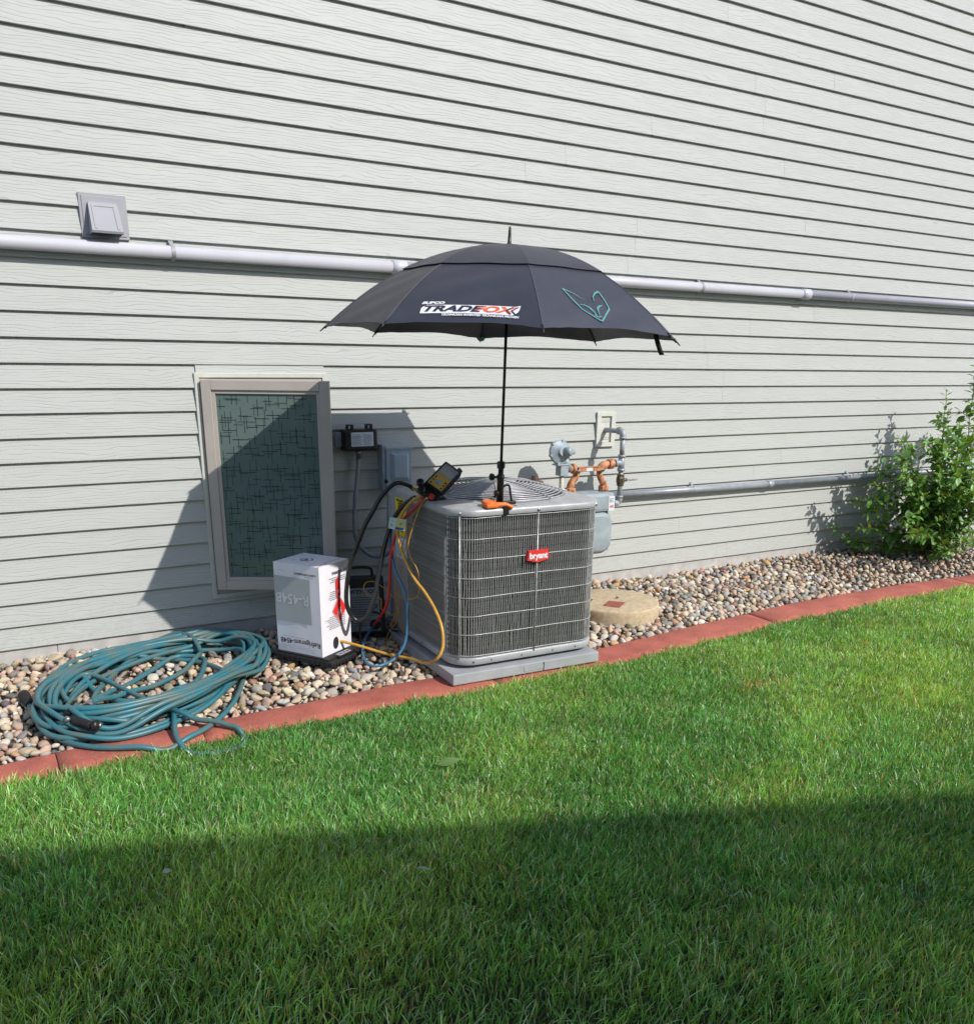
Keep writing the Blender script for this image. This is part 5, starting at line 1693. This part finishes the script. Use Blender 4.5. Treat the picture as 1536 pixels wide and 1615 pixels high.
# tilted printed case leaning behind
kc = empty('printed_case', 'dark case with a grey printed face leaning upside down beside the carton', 'case', loc=(1.80, -0.35, 0.04))
kM = Matrix.Translation((1.655, -0.385, 0.055)) @ Matrix.Rotation(R(-16), 4, 'Z') @ Matrix.Rotation(R(-10), 4, 'X')
under(MB().box(0, 0.255, 0, 0.13, 0, 0.325, kM, bev=0.012).build('case_body', MT['black']), kc)
under(MB().box(0.012, 0.225, -0.0022, -0.0005, 0.020, 0.262, kM).build('printed_face', mat('grey_blue_print', (0.27, 0.31, 0.37), 0.5, var=0.1)), kc)
under(put_text('NO-Y-GUARD', 0.031, kM @ Vector((0.118, -0.003, 0.243)), kM.to_3x3() @ Vector((-1, 0, 0)), kM.to_3x3() @ Vector((0, 0, -1)), MT['ink'], None, 'lettering', 0.0, offset=0.001), kc)
t_ = MB()
text_lines(t_, kM @ Vector((0.118, -0.003, 0.130)), kM.to_3x3() @ Vector((1, 0, 0)), kM.to_3x3() @ Vector((0, 0, 1)), 0.19, 0.17, 13, 0, seed=50, fill=0.28)
under(t_.build('fine_print', MT['ink']), kc)
under(put_text('G', 0.03, kM @ Vector((0.205, -0.003, 0.16)), kM.to_3x3() @ Vector((-1, 0, 0)), kM.to_3x3() @ Vector((0, 0, -1)), MT['ink'], None, 'lettering', 0.0, offset=0.001), kc)
under(MB().tube(catmull([kM @ Vector(p) for p in ((0.06, 0.06, 0.325), (0.07, 0.06, 0.365), (0.13, 0.06, 0.375), (0.19, 0.06, 0.365), (0.20, 0.06, 0.325))], 5), 0.009, 8).build('handle', MT['black']), kc)
# pump like dark lumps in the shade between case and pad
dm = empty('vacuum_pump', 'small black pump half hidden in shade between case and condenser', 'pump', loc=(1.86, -0.35, 0.05))
under(MB().cyl((1.85, -0.42, 0.11), (1.90, -0.22, 0.11), 0.045, 16).build('motor', MT['black']), dm)
under(MB().box(1.83, 1.93, -0.45, -0.18, 0.035, 0.06, bev=0.006).build('base', MT['black']), dm)
under(MB().cyl((1.845, -0.43, 0.11), (1.842, -0.445, 0.11), 0.030, 12).build('end_cap', MT['black_matte']), dm)

# ------------------------------------------------------------------ garden hose pile
gh = empty('garden_hose', 'teal garden hose piled in loose tangled loops on the stones at the left', 'hose', loc=(0.68, -0.65, 0.0))
HR_ = 0.0118
rh = random.Random(4)
cA = Vector((0.545, 0.14)); cB = Vector((-0.15, -0.49)); cC = Vector((0.675, -0.655))
ctl = [Vector((0.080, -0.66)), Vector((0.084, -0.74)), Vector((0.098, -0.865)), Vector((0.155, -1.043)), Vector((0.246, -1.185)), Vector((0.377, -1.27)), Vector((0.553, -1.31)), Vector((0.729, -1.22)), Vector((0.897, -0.995)), Vector((1.04, -0.667)), Vector((1.11, -0.33))]
nl = 17
ang = -15.0
sc0, ox, oy = 0.95, 0.0, 0.0
tail = [Vector(p) for p in ((0.665, -0.80), (0.62, -1.06), (0.586, -1.26), (0.607, -1.345), (0.672, -1.395), (0.755, -1.41), (0.830, -1.38), (0.850, -1.315), (0.805, -1.25), (0.703, -1.166), (0.60, -1.03))]
tail_at = 6
for li in range(nl):
    s_t = [0.97, 0.84, 0.95, 0.90, 0.55, 0.88, 0.98, 0.76, 0.92, 0.99, 0.82, 0.95, 0.58, 0.90, 0.98, 0.86, 0.94][li]
    ec = rh.uniform(0.84, 1.06)
    tx, ty = rh.uniform(-0.16, 0.16) * (1.2 - s_t) * 2, rh.uniform(-0.10, 0.14) * (1.2 - s_t) * 2
    rot = rh.uniform(-0.16, 0.16)
    if li == tail_at:
        ctl += tail
        ang = 150.0
    for st_ in range(10):
        ang -= 0  # angle runs anticlockwise seen from above
        f = (st_ + 1) / 10
        s_ = sc0 + (s_t - sc0) * f
        x_ = ox + (tx - ox) * f
        y_ = oy + (ty - oy) * f
        a = R(ang)
        ca, sa_ = math.cos(a), math.sin(a)
        if s_t < 0.63:
            k_ = math.sin(PI * f)
            p = cC + Vector((x_, y_)) + (cA * ca - cB * sa_) * s_ * (1 - k_) + (Vector((-0.16, 0.04)) + Vector((0.27 * ca, 0.27 * -(-sa_))) ) * k_
        else:
            p = cC + Vector((x_, y_)) + (cA * ca - cB * sa_) * s_
        p = Vector((p.x + 0.02 * math.sin(a * 3 + li), p.y * (1.0) + 0.018 * math.cos(a * 2 + li * 1.7)))
        q = p - cC
        cr0, sr0 = math.cos(rot * f), math.sin(rot * f)
        p = cC + Vector((q.x * cr0 - q.y * sr0, q.x * sr0 + q.y * cr0))
        p.x = max(0.10, p.x)
        p.y = min(-0.055, max(-1.22, p.y))
        ctl.append(p)
        ang += 36
    sc0, ox, oy = s_t, tx, ty
ctl += [Vector(p) for p in ((0.16, -0.50), (0.26, -0.27), (0.45, -0.12), (0.66, -0.08), (0.83, -0.12), (0.90, -0.27), (0.88, -0.42), (0.77, -0.55), (0.607, -0.66), (0.43, -0.775), (0.306, -0.90))]
p3 = catmull([(p.x, p.y, 0) for p in ctl], 12)
# lay the line down: each pass rests on what is already there
gc = 0.012
occ = {}
hz = []
path_pts = [Vector((p.x, p.y)) for p in p3]
def ground_z(x, y):
    if y < kout(x): return -0.040
    if y < kin(x): return 0.004
    return bed_h(x, y) + 0.006
BK = 40
raw = []
for i, p in enumerate(path_pts):
    if i >= BK:
        j = i - BK
        pj = path_pts[j]
        gx_, gy_ = int(pj.x / gc), int(pj.y / gc)
        for ax_ in (-1, 0, 1):
            for ay_ in (-1, 0, 1):
                kk = (gx_ + ax_, gy_ + ay_)
                occ[kk] = max(occ.get(kk, -1), raw[j] + HR_ * 1.5)
    gx_, gy_ = int(p.x / gc), int(p.y / gc)
    z = ground_z(p.x, p.y) + HR_
    z = max(z, min(occ.get((gx_, gy_), -1), 0.12) )
    raw.append(z)
raw = np.array(raw)
mx_ = np.array([raw[max(0, i - 4):i + 5].max() for i in range(len(raw))])
kern = np.hanning(15); kern /= kern.sum()
sm2 = np.convolve(np.pad(mx_, 7, mode='edge'), kern, mode='valid')
hp3 = [Vector((p.x, p.y, z)) for p, z in zip(path_pts, sm2)]
under(MB().tube(hp3, HR_, 10).build('hose_line', MT['hose_teal']), gh)
h0, h1 = hp3[0], hp3[-1]
under(MB().lathe([(0.0135, 0), (0.018, 0.006), (0.020, 0.02), (0.023, 0.04), (0.025, 0.09), (0.025, 0.115), (0.020, 0.125)], h0 + Vector((0, -0.02, 0.003)), (-0.12, 1, 0.10), 16).build('end_grip', MT['black_matte']), gh)
under(MB().lathe([(0.015, -0.01), (0.019, -0.006), (0.019, 0.014), (0.016, 0.018), (0.016, 0.034)], h1, (-0.5, -0.85, 0.0), 14).build('coupling', MT['steel']), gh)
ng = Vector((-0.42, -0.9, -0.02)).normalized()
side = Vector((-ng.y, ng.x, 0))
gb = h1 + ng * 0.03
under(MB().tube(catmull([gb, gb + ng * 0.05, gb + ng * 0.11, gb + ng * 0.155 + Vector((0, 0, 0.004)), gb + ng * 0.175 + Vector((0.03, -0.012, 0.004)), gb + ng * 0.20 + Vector((0.075, -0.035, 0))], 5), [0.017] * 5 + [0.021] * 5 + [0.022] * 5 + [0.020] * 5 + [0.018] * 6, 12).build('nozzle_body', MT['black_matte']), gh)
tp_ = gb + ng * 0.20 + Vector((0.075, -0.035, 0))
under(MB().lathe([(0.019, 0), (0.024, 0.004), (0.024, 0.022), (0.012, 0.026)], tp_, (0.9, -0.42, 0), 14).build('nozzle_head', MT['black']), gh)
under(MB().lathe([(0.010, 0), (0.010, 0.012)], tp_ + Vector((0.9, -0.42, 0)).normalized() * 0.026, (0.9, -0.42, 0), 10).build('nozzle_tip', MT['steel']), gh)
under(MB().tube(catmull([gb + ng * 0.12 + side * 0.0 + Vector((-0.02, 0.01, 0.02)), gb + ng * 0.10 + Vector((-0.05, 0.02, 0.02)), gb + ng * 0.04 + Vector((-0.055, 0.02, 0.02)), gb + ng * 0.0 + Vector((-0.05, 0.03, 0.02))], 5), 0.0075, 8).build('trigger', MT['black']), gh)
under(MB().lathe([(0.008, 0), (0.012, 0.006), (0.012, 0.02)], gb + ng * 0.15 + Vector((-0.018, 0.0, 0.012)), (-0.9, -0.1, 0.2), 10).build('flow_knob', MT['steel']), gh)
under(MB().lathe([(0.013, -0.012), (0.016, -0.008), (0.016, 0.012), (0.0135, 0.016)], (0.522, -1.02, 0.045), (1.0, 0.25, 0.0), 12).build('joint_coupling', MT['steel']), gh)

# ------------------------------------------------------------------ shrub at the right end
shb = empty('shrub', 'leafy green dogwood shrub against the siding at the far right', 'shrub', loc=(7.0, -0.45, 0.02))
rs = random.Random(33)
stems = []
def stem(base, tip, sag=0.0, n=9):
    b, t = Vector(base), Vector(tip)
    P = []
    for i in range(n + 1):
        u = i / n
        p = b.lerp(t, u)
        p.z = b.z + (t.z - b.z) * (1 - (1 - u) ** (1.0 + sag))
        p += Vector((rs.uniform(-0.008, 0.008), rs.uniform(-0.008, 0.008), 0))
        P.append(p)
    return P
tips = [((6.22, -0.28, 0.62), 0.5), ((6.33, -0.24, 0.14), 0.2), ((6.02, -0.22, 0.50), 0.5), ((6.05, -0.30, 0.30), 0.5), ((6.10, -0.16, 0.16), 0.3), ((6.35, -0.12, 0.75), 0.3), ((6.22, -0.42, 1.02), 0.3), ((6.74, -0.42, 1.35), 0.2), ((6.93, -0.5, 1.60), 0.1), ((6.02, -0.78, 0.32), 0.6), ((6.45, -0.88, 0.17), 0.4),
        ((6.33, -0.62, 0.58), 0.5), ((6.52, -0.5, 1.0), 0.3), ((6.85, -0.8, 0.9), 0.3), ((6.6, -0.25, 0.85), 0.3), ((7.0, -0.3, 1.2), 0.2), ((7.2, -0.55, 1.45), 0.2), ((6.3, -0.5, 0.35), 0.5), ((6.42, -0.15, 0.5), 0.3),
        ((6.75, -0.95, 0.5), 0.5), ((7.1, -1.0, 0.7), 0.5), ((6.9, -0.95, 0.25), 0.5), ((7.4, -0.4, 1.3), 0.2), ((7.6, -0.6, 1.1), 0.3), ((6.5, -0.35, 0.25), 0.3), ((6.62, -0.72, 0.75), 0.4), ((6.7, -0.6, 1.12), 0.3), ((7.5, -1.0, 0.8), 0.4), ((6.15, -0.55, 0.75), 0.4)]
for i in range(22):
    a = rs.uniform(0, 2 * PI)
    rr_ = rs.uniform(0.1, 0.75)
    tips.append(((6.95 + rr_ * math.cos(a) * 0.95, -0.52 + rr_ * math.sin(a) * 0.5, 0.22 + (1.0 - rr_) * rs.uniform(0.6, 1.1)), rs.uniform(0.2, 0.6)))
LV, LF, LTn = [], [], []
def leaf(p, d, n, L, W_, tone):
    """folded, curved ovate leaf: midrib from p along d"""
    s = d.cross(n).normalized()
    k = len(LV)
    prof = [(0.0, 0.04), (0.22, 0.75), (0.48, 1.0), (0.76, 0.66), (1.0, 0.02)]
    for (u, w) in prof:
        c = p + d * L * u - n * (0.16 * L * u * u)
        for sgn in (-1, 0, 1):
            LV.append(tuple(c + s * (sgn * w * W_ / 2) + n * (abs(sgn) * w * W_ * 0.13)))
            LTn.append((*tone, 1.0))
    for i in range(4):
        for j in range(2):
            a = k + i * 3 + j
            LF.append((a, a + 1, a + 4, a + 3))
def leafy(P, lo=0.25, size=1.0, dens_=1.0):
    L_ = [0]
    for i in range(1, len(P)):
        L_.append(L_[-1] + (P[i] - P[i - 1]).length)
    tot = L_[-1]
    s = tot * lo
    side_a = rs.uniform(0, PI)
    while s < tot:
        i = max(j for j in range(len(L_)) if L_[j] <= s)
        i = min(i, len(P) - 2)
        u = (s - L_[i]) / max(1e-6, L_[i + 1] - L_[i])
        p = P[i].lerp(P[i + 1], u)
        d = (P[i + 1] - P[i]).normalized()
        e = d.orthogonal().normalized()
        g = d.cross(e)
        side_a += PI / 2 + rs.uniform(-0.4, 0.4)
        near_tip = s / tot
        for q in (0, PI):
            aa = side_a + q
            o_ = (e * math.cos(aa) + g * math.sin(aa))
            ld = (o_ * 0.9 + d * (0.25 + 0.6 * near_tip ** 3) + Vector((0, 0, rs.uniform(-0.25, 0.15)))).normalized()
            nn_ = Vector((-SUN.x * 0.35 + rs.uniform(-0.35, 0.35), -SUN.y * 0.3 + rs.uniform(-0.35, 0.35), 0.9))
            nn_ = (nn_ - ld * nn_.dot(ld)).normalized()
            L = size * rs.uniform(0.058, 0.092) * (1.0 - 0.55 * near_tip ** 6)
            b = rs.uniform(0.75, 1.25)
            y = rs.random() * 0.35
            yt_ = 0.35 if near_tip > 0.85 else 0.0
            tone = (0.10 * b + 0.07 * y + 0.11 * yt_, 0.25 * b + 0.08 * y + 0.13 * yt_, 0.052 * b)
            leaf(p + o_ * 0.006, ld, nn_, L, L * rs.uniform(0.50, 0.64), tone)
        s += rs.uniform(0.026, 0.042) / dens_
for tp, sg in tips:
    base = (6.95 + rs.uniform(-0.18, 0.25), -0.42 + rs.uniform(-0.12, 0.1), 0.02)
    P = stem(base, tp, sg)
    under(MB().tube(P, list(np.linspace(0.006, 0.0018, len(P))), 6).build('stem', MT['stem']), shb)
    leafy(P)
    for b_i in range(rs.randint(2, 4)):
        j = rs.randint(4, 8)
        q = P[j]
        d = Vector((rs.uniform(-1, 0.7), rs.uniform(-0.8, 0.5), rs.uniform(-0.1, 0.7))).normalized()
        tq_ = q + d * rs.uniform(0.12, 0.26)
        tq_.y = min(tq_.y, -0.06); tq_.z = max(tq_.z, 0.06)
        if tq_.x < 6.0: tq_.x = 6.0
        P2_ = stem(q, tq_, 0.2, 5)
        under(MB().tube(P2_, list(np.linspace(0.003, 0.001, 6)), 5).build('twig', MT['stem']), shb)
        leafy(P2_, 0.15, 0.95)
LV = [(x, min(y, -0.02), z) for x, y, z in LV]
fo_ = np_mesh('foliage', np.array(LV), [np.array(LF)], MT['leaf'], True, np.array(LTn))
under(fo_, shb)
fo_['kind'] = 'stuff'
print('leaf faces', len(LF))

# small seedling by the foundation, fallen leaves on the lawn
LV, LF, LTn = [], [], []
for a in range(9):
    aa = a * 0.75
    leaf(Vector((4.02, -0.09, 0.045)), Vector((math.cos(aa), math.sin(aa), 0.55)).normalized(), Vector((-0.3 * math.cos(aa), -0.3 * math.sin(aa), 1)).normalized(), rs.uniform(0.025, 0.04), 0.014, (0.13, 0.17, 0.04))
wd = np_mesh('weed', np.array(LV), [np.array(LF)], MT['leaf'], True, np.array(LTn))
tag(wd, 'tiny yellow green weed sprouting from the stones at the foundation', 'weed')
def fallen(name, label, p, d, L, W_, tone, n=Vector((0.1, -0.3, 1))):
    global LV, LF, LTn
    LV, LF, LTn = [], [], []
    d = d.normalized(); n = (n - d * n.dot(d)).normalized()
    leaf(p, d, n, L, W_, tone)
    o = np_mesh(name, np.array(LV), [np.array(LF)], MT['leaf'], True, np.array(LTn))
    tag(o, label, 'leaf')
    return o
fallen('fallen_leaf', 'broad green fallen leaf lying on the sunny grass below the condenser', Vector((1.43, -2.00, 0.006)), Vector((1, -0.45, 0.28)), 0.095, 0.036, (0.12, 0.21, 0.06), Vector((-0.5, -0.9, 1)))
fallen('fallen_leaf', 'thin pale leaf in the shaded grass just below the shadow edge', Vector((1.02, -2.66, 0.03)), Vector((1, -0.7, 0.0)), 0.05, 0.012, (0.25, 0.36, 0.24))
fallen('fallen_leaf', 'small pale leaf in the shaded grass at the left', Vector((0.33, -2.31, 0.03)), Vector((1, 0.2, 0.0)), 0.03, 0.02, (0.30, 0.33, 0.28))

# ------------------------------------------------------------------ grass
def make_grass():
    g = np.random.default_rng(5)
    Vall, Fq, Ft, Tall = [], [], [], []
    base = 0
    # sample the part of the lawn that can be seen, thinner with distance
    n0 = 3500000
    # polar sampling round the camera foot point
    rmax = 9.5
    rr_ = np.sqrt(g.random(n0)) * (rmax - 1.5) + 1.5
    az = np.radians(g.uniform(-50, 70, n0))
    x = CAM.x + rr_ * np.sin(az)
    y = CAM.y + rr_ * np.cos(az)
    ko = np.interp(x, [t[0] for t in KOUT], [t[1] for t in KOUT])
    inside = (az > np.radians(-11)) & (az < np.radians(69))
    keep = (y < ko - 0.003 + g.normal(0, 0.005, n0) + 0.011 * np.sin(x * 13 + 2 * np.sin(x * 5.3)) * np.sin(x * 4.1)) & (x > -4.5) & (x < 9)
    keepp = np.clip((4.0 / rr_) ** 1.35, 0.16, 1.0)
    keepp = np.where(inside, keepp, keepp * 0.42)
    keep &= g.random(n0) < keepp
    x, y, rr_ = x[keep], y[keep], rr_[keep]
    n = len(x)
    def nz(x, y, f, s):
        return np.sin(x * f + s + 1.3 * np.sin(y * f * 0.7 + s * 2)) * np.sin(y * f * 1.1 + s * 3 + 1.1 * np.sin(x * f * 0.6 + s))
    lo = nz(x, y, 2.1, 0.3); mid = nz(x, y, 7.3, 1.7); hi = nz(x, y, 23.0, 4.1)
    L = (0.047 + 0.005 * lo + 0.006 * mid + 0.005 * hi) * g.uniform(0.6, 1.25, n)
    # shorter, sparse patches
    bare = np.exp(-(((x - 3.37) / 0.14) ** 2 + ((y + 1.906) / 0.06) ** 2))
    L *= 1 - 0.6 * bare
    W = g.uniform(0.0011, 0.0024, n) * np.where(inside[keep], 1.0, 1.5) * (1 + 0.13 * np.clip(rr_ - 3, 0, 5))
    edge = np.interp(x, [t[0] for t in KOUT], [t[1] for t in KOUT]) - y
    wind = 1.0 * nz(x, y, 3.1, 2.2) + 0.8 * nz(x, y, 9.0, 0.9)
    a = g.uniform(0, 2 * PI, n)
    lean_bias_x = 0.35 + 0.35 * np.cos(wind * 2)
    lean_bias_y = 0.10 + 0.35 * np.sin(wind * 2)
    lean = np.abs(g.normal(0.66, 0.34, n))
    lx = np.cos(a) * lean + 0.45 * lean_bias_x
    ly = np.sin(a) * lean + 0.45 * lean_bias_y + 0.35 * np.exp(-edge / 0.03)
    # outline widths at 0, .4, .8 and a tip
    fa = g.uniform(0, 2 * PI, n)
    fx, fy = np.cos(fa), np.sin(fa)
    z0 = -0.050 + 0 * x
    zs = [0.0, 0.42, 0.78, 1.0]
    ws = [0.7, 1.0, 0.70, 0.0]
    P = []
    for t, w in zip(zs, ws):
        bend = t ** 1.7
        cx_ = x + lx * L * bend * 0.9
        cy_ = y + ly * L * bend * 0.9
        leanlen = np.sqrt(lx ** 2 + ly ** 2)
        cz = z0 + L * (t - 0.30 * np.clip(leanlen, 0, 1.2) ** 2 * t ** 2.2) * 1.25
        if w > 0:
            P.append(np.stack([cx_ - fx * W * w, cy_ - fy * W * w, cz], 1))
            P.append(np.stack([cx_ + fx * W * w, cy_ + fy * W * w, cz], 1))
        else:
            P.append(np.stack([cx_, cy_, cz], 1))
    V = np.stack(P, 1)            # n,7,3
    idx = np.arange(n)[:, None] * 7
    q = np.concatenate([idx + np.array([[0, 1, 3, 2]]), idx + np.array([[2, 3, 5, 4]])])
    t = idx + np.array([[4, 5, 6]])
    b = g.uniform(0.35, 1.65, n) * (1 + 0.10 * mid + 0.10 * lo)
    yel = np.clip(0.30 + 0.35 * lo + 0.25 * nz(x, y, 4.7, 6.2) + g.normal(0, 0.22, n), 0, 1)
    dry = (g.random(n) < (0.035 + 0.05 * np.clip(nz(x, y, 5.5, 8.1), 0, 1) + 0.6 * bare))
    col = np.stack([(0.112 + 0.18 * yel) * b, (0.365 + 0.14 * yel) * b, (0.080 + 0.025 * yel) * b], 1)
    pal = g.random(n) < 0.16
    col[pal] = np.stack([0.38 * b[pal], 0.56 * b[pal], 0.32 * b[pal]], 1)
    col[dry] = np.stack([0.42 * b[dry], 0.35 * b[dry], 0.18 * b[dry]], 1)
    tone = np.concatenate([np.repeat(col, 7, axis=0), np.ones((n * 7, 1))], 1)
    print('grass blades', n)
    o = np_mesh('grass', V.reshape(-1, 3), [q, t], MT['grass'], False, tone)
    tag(o, 'dense green lawn grass, sunlit above and in house shadow below', 'grass', kind='stuff')
make_grass()

# ------------------------------------------------------------------ the neighbouring house whose roof shades the lawn
nb = empty('neighbour_house', 'plain beige house behind the viewer casting the lawn shadow', 'house', loc=(6, -12, 0))
NE = 6.5
tt_ = NE / 0.892
E0 = Vector((-0.09 + 0.496 * tt_, -1.86 - tt_, 0)); E1 = Vector((3.12 + 0.496 * tt_, -3.16 - tt_, 0))
ed_ = (E1 - E0).normalized(); nrm_ = Vector((-ed_.y, ed_.x, 0))
if nrm_.y < 0: nrm_ = -nrm_
NM = Matrix(((ed_.x, nrm_.x, 0, E0.x), (ed_.y, nrm_.y, 0, E0.y), (0, 0, 1, 0), (0, 0, 0, 1)))
under(MB().box(-6.0, 11, -10, -0.5, -0.05, NE - 0.15, NM).build('wall', MT['neighbour']), nb)
V = [NM @ Vector(p) for p in ((-6.5, 0, NE), (11.5, 0, NE), (11.5, -5.2, NE + 1.9), (-6.5, -5.2, NE + 1.9), (-6.5, -10.5, NE), (11.5, -10.5, NE),
                              (-6.5, 0, NE - 0.18), (11.5, 0, NE - 0.18), (11.5, -10.5, NE - 0.18), (-6.5, -10.5, NE - 0.18))]
under(MB().add(V, [(0, 1, 2, 3), (3, 2, 5, 4), (6, 9, 8, 7), (0, 6, 7, 1), (4, 5, 8, 9), (0, 3, 4, 9, 6), (1, 7, 8, 5, 2)]).build('roof', MT['roof']), nb)
for (x, z) in ((-3, 3.8), (1, 3.8), (6, 3.8), (-3, 1.0), (6, 1.0)):
    w_o = under(MB().box(x, x + 1.1, -0.52, -0.46, z, z + 1.3, NM).build('window', MT['label_white']), nb)
    under(MB().box(x + 0.06, x + 1.04, -0.47, -0.45, z + 0.06, z + 1.24, NM).build('pane', MT['window_dark']), w_o)
